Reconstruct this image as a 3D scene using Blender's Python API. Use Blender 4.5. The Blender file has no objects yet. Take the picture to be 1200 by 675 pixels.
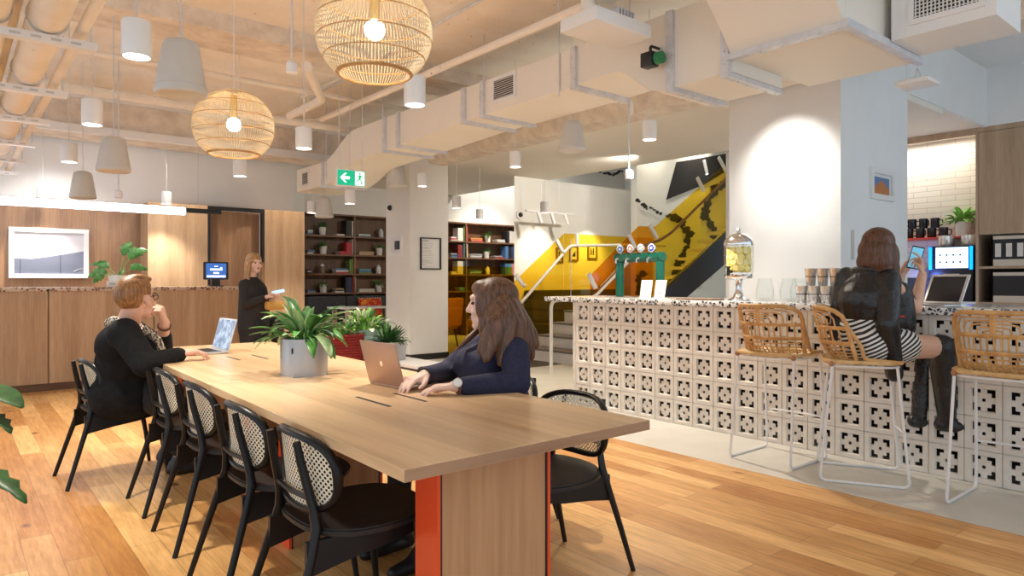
import bpy, bmesh, math, random
from mathutils import Vector, Matrix, Quaternion, noise
random.seed(7)
C = bpy.context.scene
COL = C.collection
PI = math.pi

# ---------------------------------------------------------------- camera, world, exposure
CH = 1.2                      # camera height
YAW = math.radians(39.5)
SN, CS = math.sin(YAW), math.cos(YAW)
cam_d = bpy.data.cameras.new('camera'); cam = bpy.data.objects.new('camera', cam_d); COL.objects.link(cam)
cam.location = (0, 0, CH); cam.rotation_euler = (PI/2, 0, -YAW)
cam_d.lens = 24; cam_d.sensor_width = 36; cam_d.shift_y = -9.5/1200; cam_d.clip_start = .05
C.camera = cam
w = bpy.data.worlds.new('world'); C.world = w; w.use_nodes = True
bg = w.node_tree.nodes['Background']; bg.inputs[0].default_value = (.76, .88, 1, 1); bg.inputs[1].default_value = .92
C.view_settings.view_transform = 'Standard'; C.view_settings.look = 'None'
C.view_settings.gamma = 1; C.view_settings.use_curve_mapping = False
C.view_settings.exposure = .42
C.cycles.max_bounces = 8; C.cycles.diffuse_bounces = 4; C.cycles.transparent_max_bounces = 24
C.cycles.sample_clamp_indirect = 6
SPOT = 1.25                    # power scale of every spot, pendants and added ones alike

# ---------------------------------------------------------------- measuring helpers
def W(px, py, Z):
    r = (px-600)/800*Z
    return Vector((r*CS+Z*SN, -r*SN+Z*CS, CH-(py-328)/800*Z))
def G(px, py, h): return W(px, py, 800*(CH-h)/(py-328))
def PX(px, py, x):
    u = (px-600)/800; return W(px, py, x/(SN+CS*u))
def PY(px, py, y):
    u = (px-600)/800; return W(px, py, y/(CS-SN*u))

# ---------------------------------------------------------------- materials
M = {}
def pm(name, col, rough=.5, metal=0, **k):
    if name in M: return M[name]
    m = bpy.data.materials.new(name); m.use_nodes = True
    b = m.node_tree.nodes['Principled BSDF']
    b.inputs['Base Color'].default_value = (*col, 1) if len(col) == 3 else col
    b.inputs['Roughness'].default_value = rough; b.inputs['Metallic'].default_value = metal
    for kk, v in k.items():
        b.inputs[kk.replace('_', ' ')].default_value = v
    M[name] = m
    return m
def nodes(m):
    nt = m.node_tree
    return nt, nt.nodes, nt.links, nt.nodes['Principled BSDF']
def texco(nt, scale=(1,1,1), rot=(0,0,0), kind='Object'):
    t = nt.nodes.new('ShaderNodeTexCoord'); mp = nt.nodes.new('ShaderNodeMapping')
    mp.inputs['Scale'].default_value = scale; mp.inputs['Rotation'].default_value = rot
    nt.links.new(t.outputs[kind], mp.inputs[0]); return mp.outputs[0]
def ramp(nt, fac, stops):
    r = nt.nodes.new('ShaderNodeValToRGB'); e = r.color_ramp.elements
    e[0].position, e[0].color = stops[0][0], (*stops[0][1], 1)
    e[1].position, e[1].color = stops[1][0], (*stops[1][1], 1)
    for p, c in stops[2:]:
        x = e.new(p); x.color = (*c, 1)
    nt.links.new(fac, r.inputs[0]); return r.outputs[0]
def noisetex(nt, co, scale, detail=4, rough=.6):
    n = nt.nodes.new('ShaderNodeTexNoise'); n.inputs['Scale'].default_value = scale
    n.inputs['Detail'].default_value = detail; n.inputs['Roughness'].default_value = rough
    nt.links.new(co, n.inputs['Vector']); return n.outputs[0]
def mixc(nt, f, a, b, mode='MIX'):
    x = nt.nodes.new('ShaderNodeMix'); x.data_type = 'RGBA'; x.blend_type = mode
    for s, v in ((x.inputs[0], f), (x.inputs[6], a), (x.inputs[7], b)):
        if hasattr(v, 'links') or isinstance(v, bpy.types.NodeSocket): nt.links.new(v, s)
        elif isinstance(v, (int, float)): s.default_value = v
        else: s.default_value = (*v, 1)
    return x.outputs[2]
def bump(nt, b, h, strength=.2, dist=.01):
    x = nt.nodes.new('ShaderNodeBump'); x.inputs['Strength'].default_value = strength; x.inputs['Distance'].default_value = dist
    nt.links.new(h, x.inputs['Height']); nt.links.new(x.outputs[0], b.inputs['Normal'])
def noisy(name, c1, c2, scale=3, rough=.6, bs=0, stretch=(1,1,1), metal=0, bd=.01, lo=.35, hi=.65):
    if name in M: return M[name]
    m = pm(name, c1, rough, metal); nt, N, L, b = nodes(m)
    co = texco(nt, stretch); f = noisetex(nt, co, scale, 5)
    L.new(ramp(nt, f, [(lo, c1), (hi, c2)]), b.inputs['Base Color'])
    if bs: bump(nt, b, f, bs, bd)
    return m
def wood(name, c1, c2, axis='z', rough=.45, fine=60, board=None):
    """timber: grain runs along the axis; board = width of the boards it is glued from"""
    if name in M: return M[name]
    m = pm(name, c1, rough); nt, N, L, b = nodes(m)
    s = {'x': (.06, 1, 1), 'y': (1, .06, 1), 'z': (1, 1, .05)}[axis]
    co = texco(nt, s)
    f1 = noisetex(nt, co, fine, 3, .7); f2 = noisetex(nt, co, fine/7, 2, .5)
    mm = nt.nodes.new('ShaderNodeMath'); mm.operation = 'MULTIPLY_ADD'; mm.inputs[1].default_value = .5
    L.new(f1, mm.inputs[0]); hh = nt.nodes.new('ShaderNodeMath'); hh.operation = 'MULTIPLY'; hh.inputs[1].default_value = .5
    L.new(f2, hh.inputs[0]); L.new(hh.outputs[0], mm.inputs[2])
    col = ramp(nt, mm.outputs[0], [(.36, c1), (.62, c2)])
    if board:
        co2 = texco(nt, (1,1,1), (0,0,0) if axis == 'x' else (0,0,PI/2))
        br = nt.nodes.new('ShaderNodeTexBrick'); br.inputs['Scale'].default_value = 1
        br.inputs['Brick Width'].default_value = 30; br.inputs['Row Height'].default_value = board
        br.inputs['Mortar Size'].default_value = 0; br.inputs['Color1'].default_value = (.8,.8,.8,1); br.inputs['Color2'].default_value = (1.05,1.05,1.05,1)
        L.new(co2, br.inputs['Vector']); col = mixc(nt, 1, col, br.outputs[0], 'MULTIPLY')
    L.new(col, b.inputs['Base Color']); bump(nt, b, f1, .05, .002)
    return m
def emis(name, col, s):
    m = pm(name, col, .5); b = m.node_tree.nodes['Principled BSDF']
    b.inputs['Emission Color'].default_value = (*col, 1); b.inputs['Emission Strength'].default_value = s
    return m
def thin_glass(name, tint, gloss=.08):
    if name in M: return M[name]
    m = bpy.data.materials.new(name); m.use_nodes = True; nt = m.node_tree; nt.nodes.clear()
    o = nt.nodes.new('ShaderNodeOutputMaterial'); t = nt.nodes.new('ShaderNodeBsdfTransparent'); g = nt.nodes.new('ShaderNodeBsdfGlossy')
    t.inputs[0].default_value = (*tint, 1); g.inputs['Roughness'].default_value = .03
    lw = nt.nodes.new('ShaderNodeLayerWeight'); lw.inputs[0].default_value = .5
    pw = nt.nodes.new('ShaderNodeMath'); pw.operation = 'POWER'; pw.inputs[1].default_value = 5; nt.links.new(lw.outputs['Facing'], pw.inputs[0])
    fr = nt.nodes.new('ShaderNodeMath'); fr.operation = 'MULTIPLY_ADD'; fr.inputs[1].default_value = .5; fr.inputs[2].default_value = .03; nt.links.new(pw.outputs[0], fr.inputs[0])
    mx = nt.nodes.new('ShaderNodeMixShader'); nt.links.new(fr.outputs[0], mx.inputs[0])
    nt.links.new(t.outputs[0], mx.inputs[1]); nt.links.new(g.outputs[0], mx.inputs[2]); nt.links.new(mx.outputs[0], o.inputs[0])
    M[name] = m; return m

oak_c1, oak_c2 = (.50, .25, .10), (.70, .42, .20)
def floor_wood():
    m = pm('oak_floor', (.6,.35,.17), .36); nt, N, L, b = nodes(m)
    co = texco(nt, (1,1,1), (0,0,PI/2))
    br = nt.nodes.new('ShaderNodeTexBrick'); br.offset = .37; br.offset_frequency = 2
    for k, v in (('Scale',1), ('Brick Width',1.15), ('Row Height',.125), ('Mortar Size',.0012), ('Bias',-.1)): br.inputs[k].default_value = v
    br.inputs['Color1'].default_value = (.58,.27,.075,1); br.inputs['Color2'].default_value = (.92,.58,.235,1); br.inputs['Mortar'].default_value = (.28,.13,.05,1)
    L.new(co, br.inputs['Vector'])
    co2 = texco(nt, (1,.07,1)); g = noisetex(nt, co2, 45, 4, .7); blot = noisetex(nt, texco(nt, (1,.35,1)), 5, 3, .6)
    c = mixc(nt, 1, br.outputs[0], ramp(nt, g, [(.3,(.72,.66,.6)), (.65,(1.05,1.05,1.05))]), 'MULTIPLY')
    c = mixc(nt, 1, c, ramp(nt, blot, [(.3,(.85,.78,.70)), (.55,(1.04,1.04,1.04))]), 'MULTIPLY')
    kn = nt.nodes.new('ShaderNodeTexVoronoi'); kn.inputs['Scale'].default_value = 2.6
    L.new(texco(nt, (1,.55,1)), kn.inputs['Vector'])
    c = mixc(nt, 1, c, ramp(nt, kn.outputs['Distance'], [(.03,(.3,.16,.08)), (.075,(1,1,1))]), 'MULTIPLY')
    L.new(c, b.inputs['Base Color']); L.new(ramp(nt, g, [(.3,(.42,.42,.42)), (.7,(.28,.28,.28))]), b.inputs['Roughness'])
    bump(nt, b, br.outputs['Fac'], -.25, .003)
    return m
def terrazzo(name, base, chip, chip2, scale, thr):
    m = pm(name, base, .18); nt, N, L, b = nodes(m)
    v = nt.nodes.new('ShaderNodeTexVoronoi'); v.inputs['Scale'].default_value = scale; v.inputs['Randomness'].default_value = 1
    L.new(texco(nt), v.inputs['Vector'])
    e = nt.nodes.new('ShaderNodeTexVoronoi'); e.feature = 'DISTANCE_TO_EDGE'; e.inputs['Scale'].default_value = scale
    L.new(texco(nt), e.inputs['Vector'])
    pick = ramp(nt, v.outputs['Color'], [(thr-.01,(0,0,0)), (thr+.01,(1,1,1))])
    edge = ramp(nt, e.outputs['Distance'], [(.06,(0,0,0)), (.09,(1,1,1))])
    f = mixc(nt, 1, pick, edge, 'MULTIPLY')
    sep = nt.nodes.new('ShaderNodeSeparateColor'); L.new(v.outputs['Color'], sep.inputs[0])
    cc = ramp(nt, sep.outputs[1], [(.6,chip), (.62,chip2)])
    L.new(mixc(nt, f, base, cc), b.inputs['Base Color']); return m
def tile_mat():
    m = pm('stacked_tile', (.8,.76,.68), .3); nt, N, L, b = nodes(m)
    br = nt.nodes.new('ShaderNodeTexBrick'); br.offset = .5
    for k, v in (('Scale',1), ('Brick Width',.34), ('Row Height',.075), ('Mortar Size',.004), ('Bias',0)): br.inputs[k].default_value = v
    br.inputs['Color1'].default_value = (.86,.82,.74,1); br.inputs['Color2'].default_value = (.80,.75,.67,1); br.inputs['Mortar'].default_value = (.58,.53,.47,1)
    t = nt.nodes.new('ShaderNodeTexCoord'); s = nt.nodes.new('ShaderNodeSeparateXYZ'); c = nt.nodes.new('ShaderNodeCombineXYZ')
    L.new(t.outputs['Object'], s.inputs[0]); L.new(s.outputs[1], c.inputs[0]); L.new(s.outputs[2], c.inputs[1]); L.new(c.outputs[0], br.inputs['Vector'])
    L.new(br.outputs[0], b.inputs['Base Color']); bump(nt, b, br.outputs['Fac'], -.4, .004); return m
def cane_mat():
    m = bpy.data.materials.new('woven_cane'); m.use_nodes = True; nt, N, L, b = nodes(m); b.inputs['Base Color'].default_value = (.86,.78,.60,1); b.inputs['Roughness'].default_value = .5
    t = nt.nodes.new('ShaderNodeTexCoord'); s = nt.nodes.new('ShaderNodeSeparateXYZ'); L.new(t.outputs['Object'], s.inputs[0])
    def sinus(o, k):
        a = nt.nodes.new('ShaderNodeMath'); a.operation = 'MULTIPLY'; a.inputs[1].default_value = k; L.new(o, a.inputs[0])
        z = nt.nodes.new('ShaderNodeMath'); z.operation = 'SINE'; L.new(a.outputs[0], z.inputs[0]); return z.outputs[0]
    a, c = sinus(s.outputs[1], 2*PI/.019), sinus(s.outputs[2], 2*PI/.019)
    p = nt.nodes.new('ShaderNodeMath'); p.operation = 'MULTIPLY'; L.new(a, p.inputs[0]); L.new(c, p.inputs[1])
    g = nt.nodes.new('ShaderNodeMath'); g.operation = 'GREATER_THAN'; g.inputs[1].default_value = .28; L.new(p.outputs[0], g.inputs[0])
    tr = nt.nodes.new('ShaderNodeBsdfTransparent'); mx = nt.nodes.new('ShaderNodeMixShader')
    L.new(g.outputs[0], mx.inputs[0]); L.new(b.outputs[0], mx.inputs[1]); L.new(tr.outputs[0], mx.inputs[2]); L.new(mx.outputs[0], N['Material Output'].inputs[0])
    M['cane'] = m; return m
def stripes(name, c1, c2, axis, period, rough=.7):
    m = pm(name, c1, rough); nt, N, L, b = nodes(m)
    wv = nt.nodes.new('ShaderNodeTexWave'); wv.bands_direction = axis; wv.inputs['Scale'].default_value = .314/period; wv.inputs['Distortion'].default_value = .4
    L.new(texco(nt), wv.inputs['Vector']); L.new(ramp(nt, wv.outputs['Fac'], [(.48,c1), (.52,c2)]), b.inputs['Base Color']); return m
def hair_mat(name, c1, c2):
    m = pm(name, c1, .42); nt, N, L, b = nodes(m)
    f = noisetex(nt, texco(nt, (1,1,.12)), 90, 3, .7)
    L.new(ramp(nt, f, [(.35,c1), (.68,c2)]), b.inputs['Base Color']); bump(nt, b, f, .5, .004); return m
def leafmat(name, c1, c2, s=25): return noisy(name, c1, c2, s, .4)

floor_m = floor_wood(); cane = cane_mat(); tile = tile_mat()
white_wall = noisy('white_paint', (.80,.78,.74), (.84,.82,.78), 2, .7)
cool_wall = noisy('cool_white_paint', (.80,.80,.79), (.84,.84,.83), 2, .7)
ceil_m = noisy('painted_concrete', (.84,.76,.66), (.92,.85,.76), 2.2, .85, .7, bd=.03)
def speckle(m, base_socket):
    nt, N, L, b = nodes(m); v = noisetex(nt, texco(nt), 16, 6, .75); src = b.inputs['Base Color'].links[0].from_socket
    L.new(mixc(nt, 1, src, ramp(nt, v, [(.30,(.25,.18,.13)),(.36,(1,1,1))]), 'MULTIPLY'), b.inputs['Base Color'])
speckle(ceil_m, None)
beam_m = noisy('rough_concrete', (.66,.56,.46), (.86,.77,.66), 5, .9, .9, bd=.03)
duct_m = noisy('duct_board', (.83,.78,.69), (.86,.81,.72), 1.2, .65)
screed = noisy('pale_screed', (.62,.60,.53), (.68,.66,.59), 3, .35)
oak_panel = wood('oak_panel', (.42,.27,.15), (.60,.41,.25), 'z', .4, 70)
walnut_panel = wood('walnut_panel', (.25,.135,.07), (.40,.235,.13), 'z', .4, 70)
pale_oak = wood('pale_oak', (.38,.26,.165), (.52,.375,.25), 'z', .45, 70)
shelf_wood = wood('shelf_walnut', (.13,.060,.030), (.24,.125,.065), 'x', .45, 50)
shelf_back = wood('shelf_backing', (.12,.06,.032), (.20,.105,.058), 'z', .5, 50)
table_wood = wood('oak_tabletop', (.62,.39,.20), (.82,.58,.34), 'y', .30, 26, .16)
table_end = wood('oak_end_grain', (.30,.15,.075), (.48,.28,.16), 'x', .45, 30)
ped_wood = wood('oak_pedestal', (.40,.19,.08), (.60,.34,.17), 'z', .3, 22)
orange = pm('orange_lacquer', (.90,.10,.025), .25)
black_wood = pm('black_lacquer', (.009,.008,.008), .36, Specular_IOR_Level=.35)
seat_black = noisy('black_seat', (.012,.010,.009), (.022,.018,.016), 20, .5)
black = pm('black_satin', (.012,.012,.013), .4)
dark = pm('dark_interior', (.045,.038,.032), .8)
white_m = pm('white_metal', (.82,.81,.80), .35)
white_plastic = pm('white_plastic', (.78,.77,.74), .4)
speaker_m = noisy('speaker_shell', (.56,.54,.50), (.60,.58,.54), 5, .5)
galv = noisy('galvanised', (.60,.61,.64), (.74,.75,.78), 12, .45, metal=.25)
chrome = pm('chrome', (.8,.8,.8), .12, 1)
steel = pm('brushed_steel', (.78,.77,.76), .25, .75)
rattan = noisy('rattan', (.50,.26,.085), (.72,.43,.17), 14, .45)
rattan_pale = noisy('rattan_pale', (.58,.36,.14), (.78,.54,.26), 14, .45)
rib_m = noisy('rib_cane', (.78,.62,.38), (.88,.74,.50), 14, .5)
breeze = noisy('breeze_block', (.72,.66,.58), (.80,.75,.68), 9, .8, .1)
terr = terrazzo('terrazzo_black_white', (.80,.79,.76), (.02,.02,.025), (.10,.10,.12), 42, .44)
terr2 = terrazzo('terrazzo_cream', (.62,.50,.38), (.03,.025,.02), (.20,.08,.04), 40, .60)
amber = thin_glass('amber_glass', (.97,.80,.22))
orange_glass = thin_glass('orange_glass', (.90,.60,.14))
clear = thin_glass('clear_glass', (.975,.985,.98))
lamp_on = emis('lamp_glow', (1,.93,.82), 14)
bulb_on = emis('bulb_glow', (1,.86,.66), 40)
tube_on = emis('tube_glow', (.86,.92,1), 9)
pot_white = pm('white_ceramic', (.82,.80,.76), .4)
soil = noisy('soil', (.03,.018,.01), (.08,.05,.03), 60, .9)
leaf_a = leafmat('leaf_green', (.03,.14,.025), (.10,.30,.05))
leaf_b = leafmat('leaf_bright', (.10,.33,.04), (.28,.55,.10))
leaf_c = leafmat('leaf_dark', (.012,.06,.018), (.035,.13,.03))
grey_fab = noisy('charcoal_fabric', (.045,.045,.05), (.07,.07,.078), 40, .9)
skin_m = noisy('skin', (.70,.40,.29), (.76,.46,.34), 8, .5)
eye_m = pm('eye', (.05,.03,.02), .2)

# ---------------------------------------------------------------- mesh builder
class MB:
    def __init__(s): s.b = bmesh.new(); s.mi = 0
    def _n(s, vs):
        for f in {f for v in vs for f in v.link_faces}: f.material_index = s.mi
        return vs
    def box(s, x0, x1, y0, y1, z0, z1, M_=None):
        r = bmesh.ops.create_cube(s.b, size=1)['verts']
        bmesh.ops.scale(s.b, vec=(x1-x0, y1-y0, z1-z0), verts=r); bmesh.ops.translate(s.b, vec=((x0+x1)/2, (y0+y1)/2, (z0+z1)/2), verts=r)
        if M_ is not None: bmesh.ops.transform(s.b, matrix=M_, verts=r)
        s._n(r); return s
    def rbox(s, x0, x1, y0, y1, z0, z1, rad=.01, seg=2, M_=None):
        t = bmesh.new(); r = bmesh.ops.create_cube(t, size=1)['verts']
        bmesh.ops.scale(t, vec=(x1-x0, y1-y0, z1-z0), verts=r); bmesh.ops.translate(t, vec=((x0+x1)/2, (y0+y1)/2, (z0+z1)/2), verts=r)
        bmesh.ops.bevel(t, geom=list(t.edges), offset=rad, segments=seg, affect='EDGES', profile=.5)
        if M_ is not None: bmesh.ops.transform(t, matrix=M_, verts=list(t.verts))
        s.add(t); return s
    def add(s, t, M_=None):
        mp = {}
        for v in t.verts: mp[v] = s.b.verts.new(M_ @ v.co if M_ is not None else v.co)
        for f in t.faces:
            try: nf = s.b.faces.new([mp[v] for v in f.verts]); nf.material_index = s.mi; nf.smooth = True
            except ValueError: pass
        t.free(); return s
    def poly(s, pts):
        vs = [s.b.verts.new(p) for p in pts]; f = s.b.faces.new(vs); f.material_index = s.mi; return f
    def prism(s, pts, vec):
        """polygon (3-D points) extruded by vec"""
        vec = Vector(vec); a = [s.b.verts.new(p) for p in pts]; c = [s.b.verts.new(Vector(p)+vec) for p in pts]
        fs = [s.b.faces.new(a), s.b.faces.new(c[::-1])]; n = len(a)
        for i in range(n): fs.append(s.b.faces.new([a[i], c[i], c[(i+1)%n], a[(i+1)%n]][::-1]))
        bmesh.ops.recalc_face_normals(s.b, faces=fs)
        for f in fs: f.material_index = s.mi
        return s
    def tube(s, pts, r, n=8, closed=False, caps=True, flat=None):
        pts = [Vector(p) for p in pts]; k = len(pts); rs = r if isinstance(r, list) else [r]*k
        rings = []; up = None
        for i, p in enumerate(pts):
            a = pts[(i-1) % k] if (closed or i > 0) else p; c = pts[(i+1) % k] if (closed or i < k-1) else p
            t = (c-a)
            if t.length < 1e-9: t = Vector((0,0,1))
            t.normalize()
            if up is None:
                up = t.orthogonal().normalized()
                if flat is not None: up = (Vector(flat) - t*t.dot(Vector(flat))).normalized()
            else:
                up = (up - t*up.dot(t));
                up = up.normalized() if up.length > 1e-6 else t.orthogonal().normalized()
            sd = t.cross(up)
            rr = rs[i]; ra, rb = (rr if isinstance(rr, tuple) else (rr, rr))
            rings.append([s.b.verts.new(p + up*math.cos(2*PI*j/n)*ra + sd*math.sin(2*PI*j/n)*rb) for j in range(n)])
        m = k if closed else k-1
        for i in range(m):
            a, c = rings[i], rings[(i+1) % k]
            for j in range(n):
                f = s.b.faces.new([a[j], a[(j+1)%n], c[(j+1)%n], c[j]]); f.material_index = s.mi; f.smooth = True
        if not closed and caps:
            f = s.b.faces.new(rings[0][::-1]); f.material_index = s.mi; f = s.b.faces.new(rings[-1]); f.material_index = s.mi
        return s
    def lathe(s, prof, n=24, c=(0,0,0), close=False):
        """prof = [(r,z)...] about the z axis through c"""
        rings = []
        for r, z in prof:
            if r < 1e-6: rings.append([s.b.verts.new((c[0], c[1], c[2]+z))])
            else: rings.append([s.b.verts.new((c[0]+r*math.cos(2*PI*j/n), c[1]+r*math.sin(2*PI*j/n), c[2]+z)) for j in range(n)])
        for a, d in zip(rings, rings[1:]):
            for j in range(n):
                q = ([a[0]] if len(a) == 1 else [a[j], a[(j+1)%n]]) + ([d[0]] if len(d) == 1 else [d[(j+1)%n], d[j]])
                if len(q) < 3: continue
                f = s.b.faces.new(q); f.material_index = s.mi; f.smooth = True
        return s
    def ball(s, c, r, seg=16, M_=None):
        rr = r if isinstance(r, (tuple, list)) else (r, r, r)
        v = bmesh.ops.create_uvsphere(s.b, u_segments=seg, v_segments=max(6, seg//2), radius=1)['verts']
        mat = Matrix.Translation(Vector(c)) @ (M_.to_4x4() if M_ is not None else Matrix.Identity(4)) @ Matrix.Diagonal((*rr, 1))
        bmesh.ops.transform(s.b, matrix=mat, verts=v)
        for f in {f for x in v for f in x.link_faces}: f.smooth = True; f.material_index = s.mi
        return s
    def cap(s, a, ra, b, rb, n=14):
        """tapered limb with rounded ends"""
        a, b = Vector(a), Vector(b); d = b-a; L = d.length
        if L < 1e-6: return s.ball(a, ra, n)
        t = d/L; pts = []; rs = []
        for i in range(5):
            th = PI/2*(1-i/4); pts.append(a - t*ra*math.sin(th)); rs.append(max(ra*math.cos(th), 1e-4))
        for i in range(5):
            th = PI/2*i/4; pts.append(b + t*rb*math.sin(th)); rs.append(max(rb*math.cos(th), 1e-4))
        return s.tube(pts, rs, n)
    def done(s, name, mats, parent=None, angle=40, smooth=True, wld=False):
        me = bpy.data.meshes.new(name)
        if wld and parent is not None:
            bmesh.ops.transform(s.b, matrix=root_matrix(parent).inverted(), verts=list(s.b.verts))
        bmesh.ops.recalc_face_normals(s.b, faces=list(s.b.faces))
        s.b.to_mesh(me); s.b.free()
        for m in (mats if isinstance(mats, (list, tuple)) else [mats]): me.materials.append(m)
        if smooth:
            me.polygons.foreach_set('use_smooth', [True]*len(me.polygons))
            me.set_sharp_from_angle(angle=math.radians(angle))
        o = bpy.data.objects.new(name, me); COL.objects.link(o)
        if parent is not None: o.parent = parent
        return o
def root_matrix(o):
    m = Matrix.LocRotScale(o.location, o.rotation_euler, o.scale)
    return root_matrix(o.parent) @ m if o.parent else m
def tag(o, label=None, cat=None, group=None, kind=None):
    if label: o['label'] = label
    if cat: o['category'] = cat
    if group: o['group'] = group
    if kind: o['kind'] = kind
    return o
def thing(name, label, cat, loc=(0,0,0), rz=0, group=None):
    o = bpy.data.objects.new(name, None); o.empty_display_size = .1; COL.objects.link(o)
    o.location = loc; o.rotation_euler = (0, 0, rz); return tag(o, label, cat, group)
def struct(o): o['kind'] = 'structure'; return o
def kids(o): return [c for c in bpy.data.objects if c.parent == o]
def dup(o, loc=None, rz=None, label=None, group=None, parent=None):
    c = o.copy(); COL.objects.link(c)
    if parent is not None: c.parent = parent
    if loc is not None: c.location = loc
    if rz is not None: c.rotation_euler = (0, 0, rz)
    if label: c['label'] = label
    if group: c['group'] = group
    for ch in kids(o): dup(ch, parent=c)
    return c
def single(name, label, cat, mb, mats, loc=(0,0,0), rz=0, group=None, angle=40):
    o = mb.done(name, mats, angle=angle); o.location = loc; o.rotation_euler = (0,0,rz); return tag(o, label, cat, group)
def arc(c, r, a0, a1, n, plane='xz'):
    out = []
    for i in range(n+1):
        a = a0+(a1-a0)*i/n; u, v = r*math.cos(a), r*math.sin(a)
        out.append(Vector(c) + (Vector((u,0,v)) if plane == 'xz' else Vector((0,u,v)) if plane == 'yz' else Vector((u,v,0))))
    return out
def bend(pts, rad, n=5):
    """round the corners of a polyline"""
    pts = [Vector(p) for p in pts]; out = [pts[0]]
    for i in range(1, len(pts)-1):
        p, a, c = pts[i], pts[i-1], pts[i+1]; d1, d2 = (a-p), (c-p); r = min(rad, d1.length*.48, d2.length*.48)
        s, e = p+d1.normalized()*r, p+d2.normalized()*r
        for k in range(n+1):
            t = k/n; out.append(s*(1-t)**2 + p*2*t*(1-t) + e*t*t)
    out.append(pts[-1]); return out
ORD = ['first','second','third','fourth','fifth','sixth','seventh','eighth','ninth','tenth']
def spotlight(loc, power, size=80, blend=.6, col=(1,.90,.78), rot=None, rad=.04):  # serves the pendants, the wall lamps and the added spots
    d = bpy.data.lights.new('pendant_or_added_spot', 'SPOT'); d.energy = power; d.spot_size = math.radians(size); d.spot_blend = blend; d.color = col; d.shadow_soft_size = rad
    o = bpy.data.objects.new('pendant_or_added_spot', d); COL.objects.link(o); o.location = loc
    if rot is not None: o.rotation_euler = Vector(rot).to_track_quat('-Z', 'Y').to_euler()
    return o
# ================================================================ THE SETTING
XF = 3.885                                  # where timber meets screed
struct(MB().box(-3.0, XF, -2.2, 12.4, -.1, 0).done('floor', floor_m))
struct(MB().box(XF, 14.2, -2.2, 12.4, -.1, 0).done('floor', screed))
CZ = 3.45
struct(MB().box(-3.0, 5.8, -2.2, 12.4, CZ, CZ+.2).done('ceiling', ceil_m))
struct(MB().box(5.8, 14.2, -2.2, 2.73, 3.75, 3.95).done('ceiling', cool_wall))
# soffits: one by the column and the kitchen, one along the stairs
struct(MB().box(5.85, 8.3, 2.73, 12.3, 2.99, 3.95).done('ceiling', duct_m))
struct(MB().box(8.3, 10.6, 2.73, 5.6, 3.06, 3.95).done('ceiling', duct_m))
struct(MB().box(8.3, 14.2, 5.6, 12.3, 4.9, 5.0).done('ceiling', cool_wall))
# rough concrete down-stand beam along the room and one across the back
b = MB(); n = 60
ys = [-2.2+(12.3+2.2)*i/n for i in range(n+1)]
vv = []
for y in ys:
    j = noise.noise(Vector((y*2.1, 0, 0)))*.02; k = noise.noise(Vector((y*3.7, 5, 0)))*.015
    vv.append([b.b.verts.new(p) for p in ((5.45+j, y, CZ), (5.5+j, y, 3.13+k), (5.60+k, y, 2.97+j), (5.86, y, 2.95), (5.86, y, CZ))])
for a, c in zip(vv, vv[1:]):
    for j in range(5): b.b.faces.new([a[j], a[(j+1)%5], c[(j+1)%5], c[j]])
b.b.faces.new(vv[0]); b.b.faces.new(vv[-1][::-1])
struct(b.done('beam', beam_m, angle=25))
struct(MB().box(-3.0, 5.45, 9.45, 10.3, 2.99, CZ).done('beam', beam_m))
struct(MB().box(-3.0, 5.4, 9.38, 9.46, 2.93, 3.02).box(-3.0, 5.4, 9.40, 9.46, 3.34, 3.39).done('trim_1', white_m))
struct(MB().box(-3.0, 5.45, 6.0, 6.55, 3.30, CZ).done('beam', beam_m))

# ---- walls
WB = 10.35
struct(MB().box(-3.0, 4.12, WB, WB+.2, 2.22, 3.45).done('wall_back', cool_wall))
struct(MB().box(-3.0, 2.0, WB, WB+.2, 0, 2.22).done('wall_back', walnut_panel))
struct(MB().box(2.0, 2.74, 9.9, WB+.2, 0, 2.22).done('wall_back', oak_panel))
struct(MB().box(3.52, 4.12, 9.9, WB+.2, 0, 2.22).done('wall_back', oak_panel))
struct(MB().box(4.1, 14.2, 12.3, 12.5, 0, 5.0).done('wall_back', white_wall))
struct(MB().box(4.95, 10.05, 12.0, 12.3, 2.44, 3.45).done('wall_back', white_wall))
struct(MB().box(7.06, 8.12, 12.0, 12.3, 0, 2.44).done('wall_back', white_wall))
struct(MB().box(4.12, 4.95, 11.9, 12.3, 0, 3.45).done('wall_back', white_wall))
# door in the panelling: leaf, black frame
dr = thing('door_1', 'timber door leaf in a slim black frame beside the standing tablet', 'door', (2.74, 9.93, 0)); dr['kind'] = 'structure'
MB().rbox(.03, .75, .10, .14, .01, 2.17, .004).done('leaf', walnut_panel, dr)
MB().box(0, .035, -.035, .05, 0, 2.22).box(.745, .78, -.035, .05, 0, 2.22).box(.035, .745, -.035, .05, 2.17, 2.22).done('frame', black, dr)
MB().tube(bend([(.68,.10,1.0),(.68,.05,1.0),(.58,.05,1.0)], .015), .008).done('door_handle', black, dr)
# columns
struct(MB().box(5.26, 5.94, 8.76, 9.47, 0, CZ).done('column', white_wall))
struct(MB().box(5.25, 5.95, 8.75, 9.48, 0, .09).done('baseboard_column', black))
struct(MB().box(5.9, 7.32, 2.725, 3.81, 0, 3.8).done('column', cool_wall))
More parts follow.
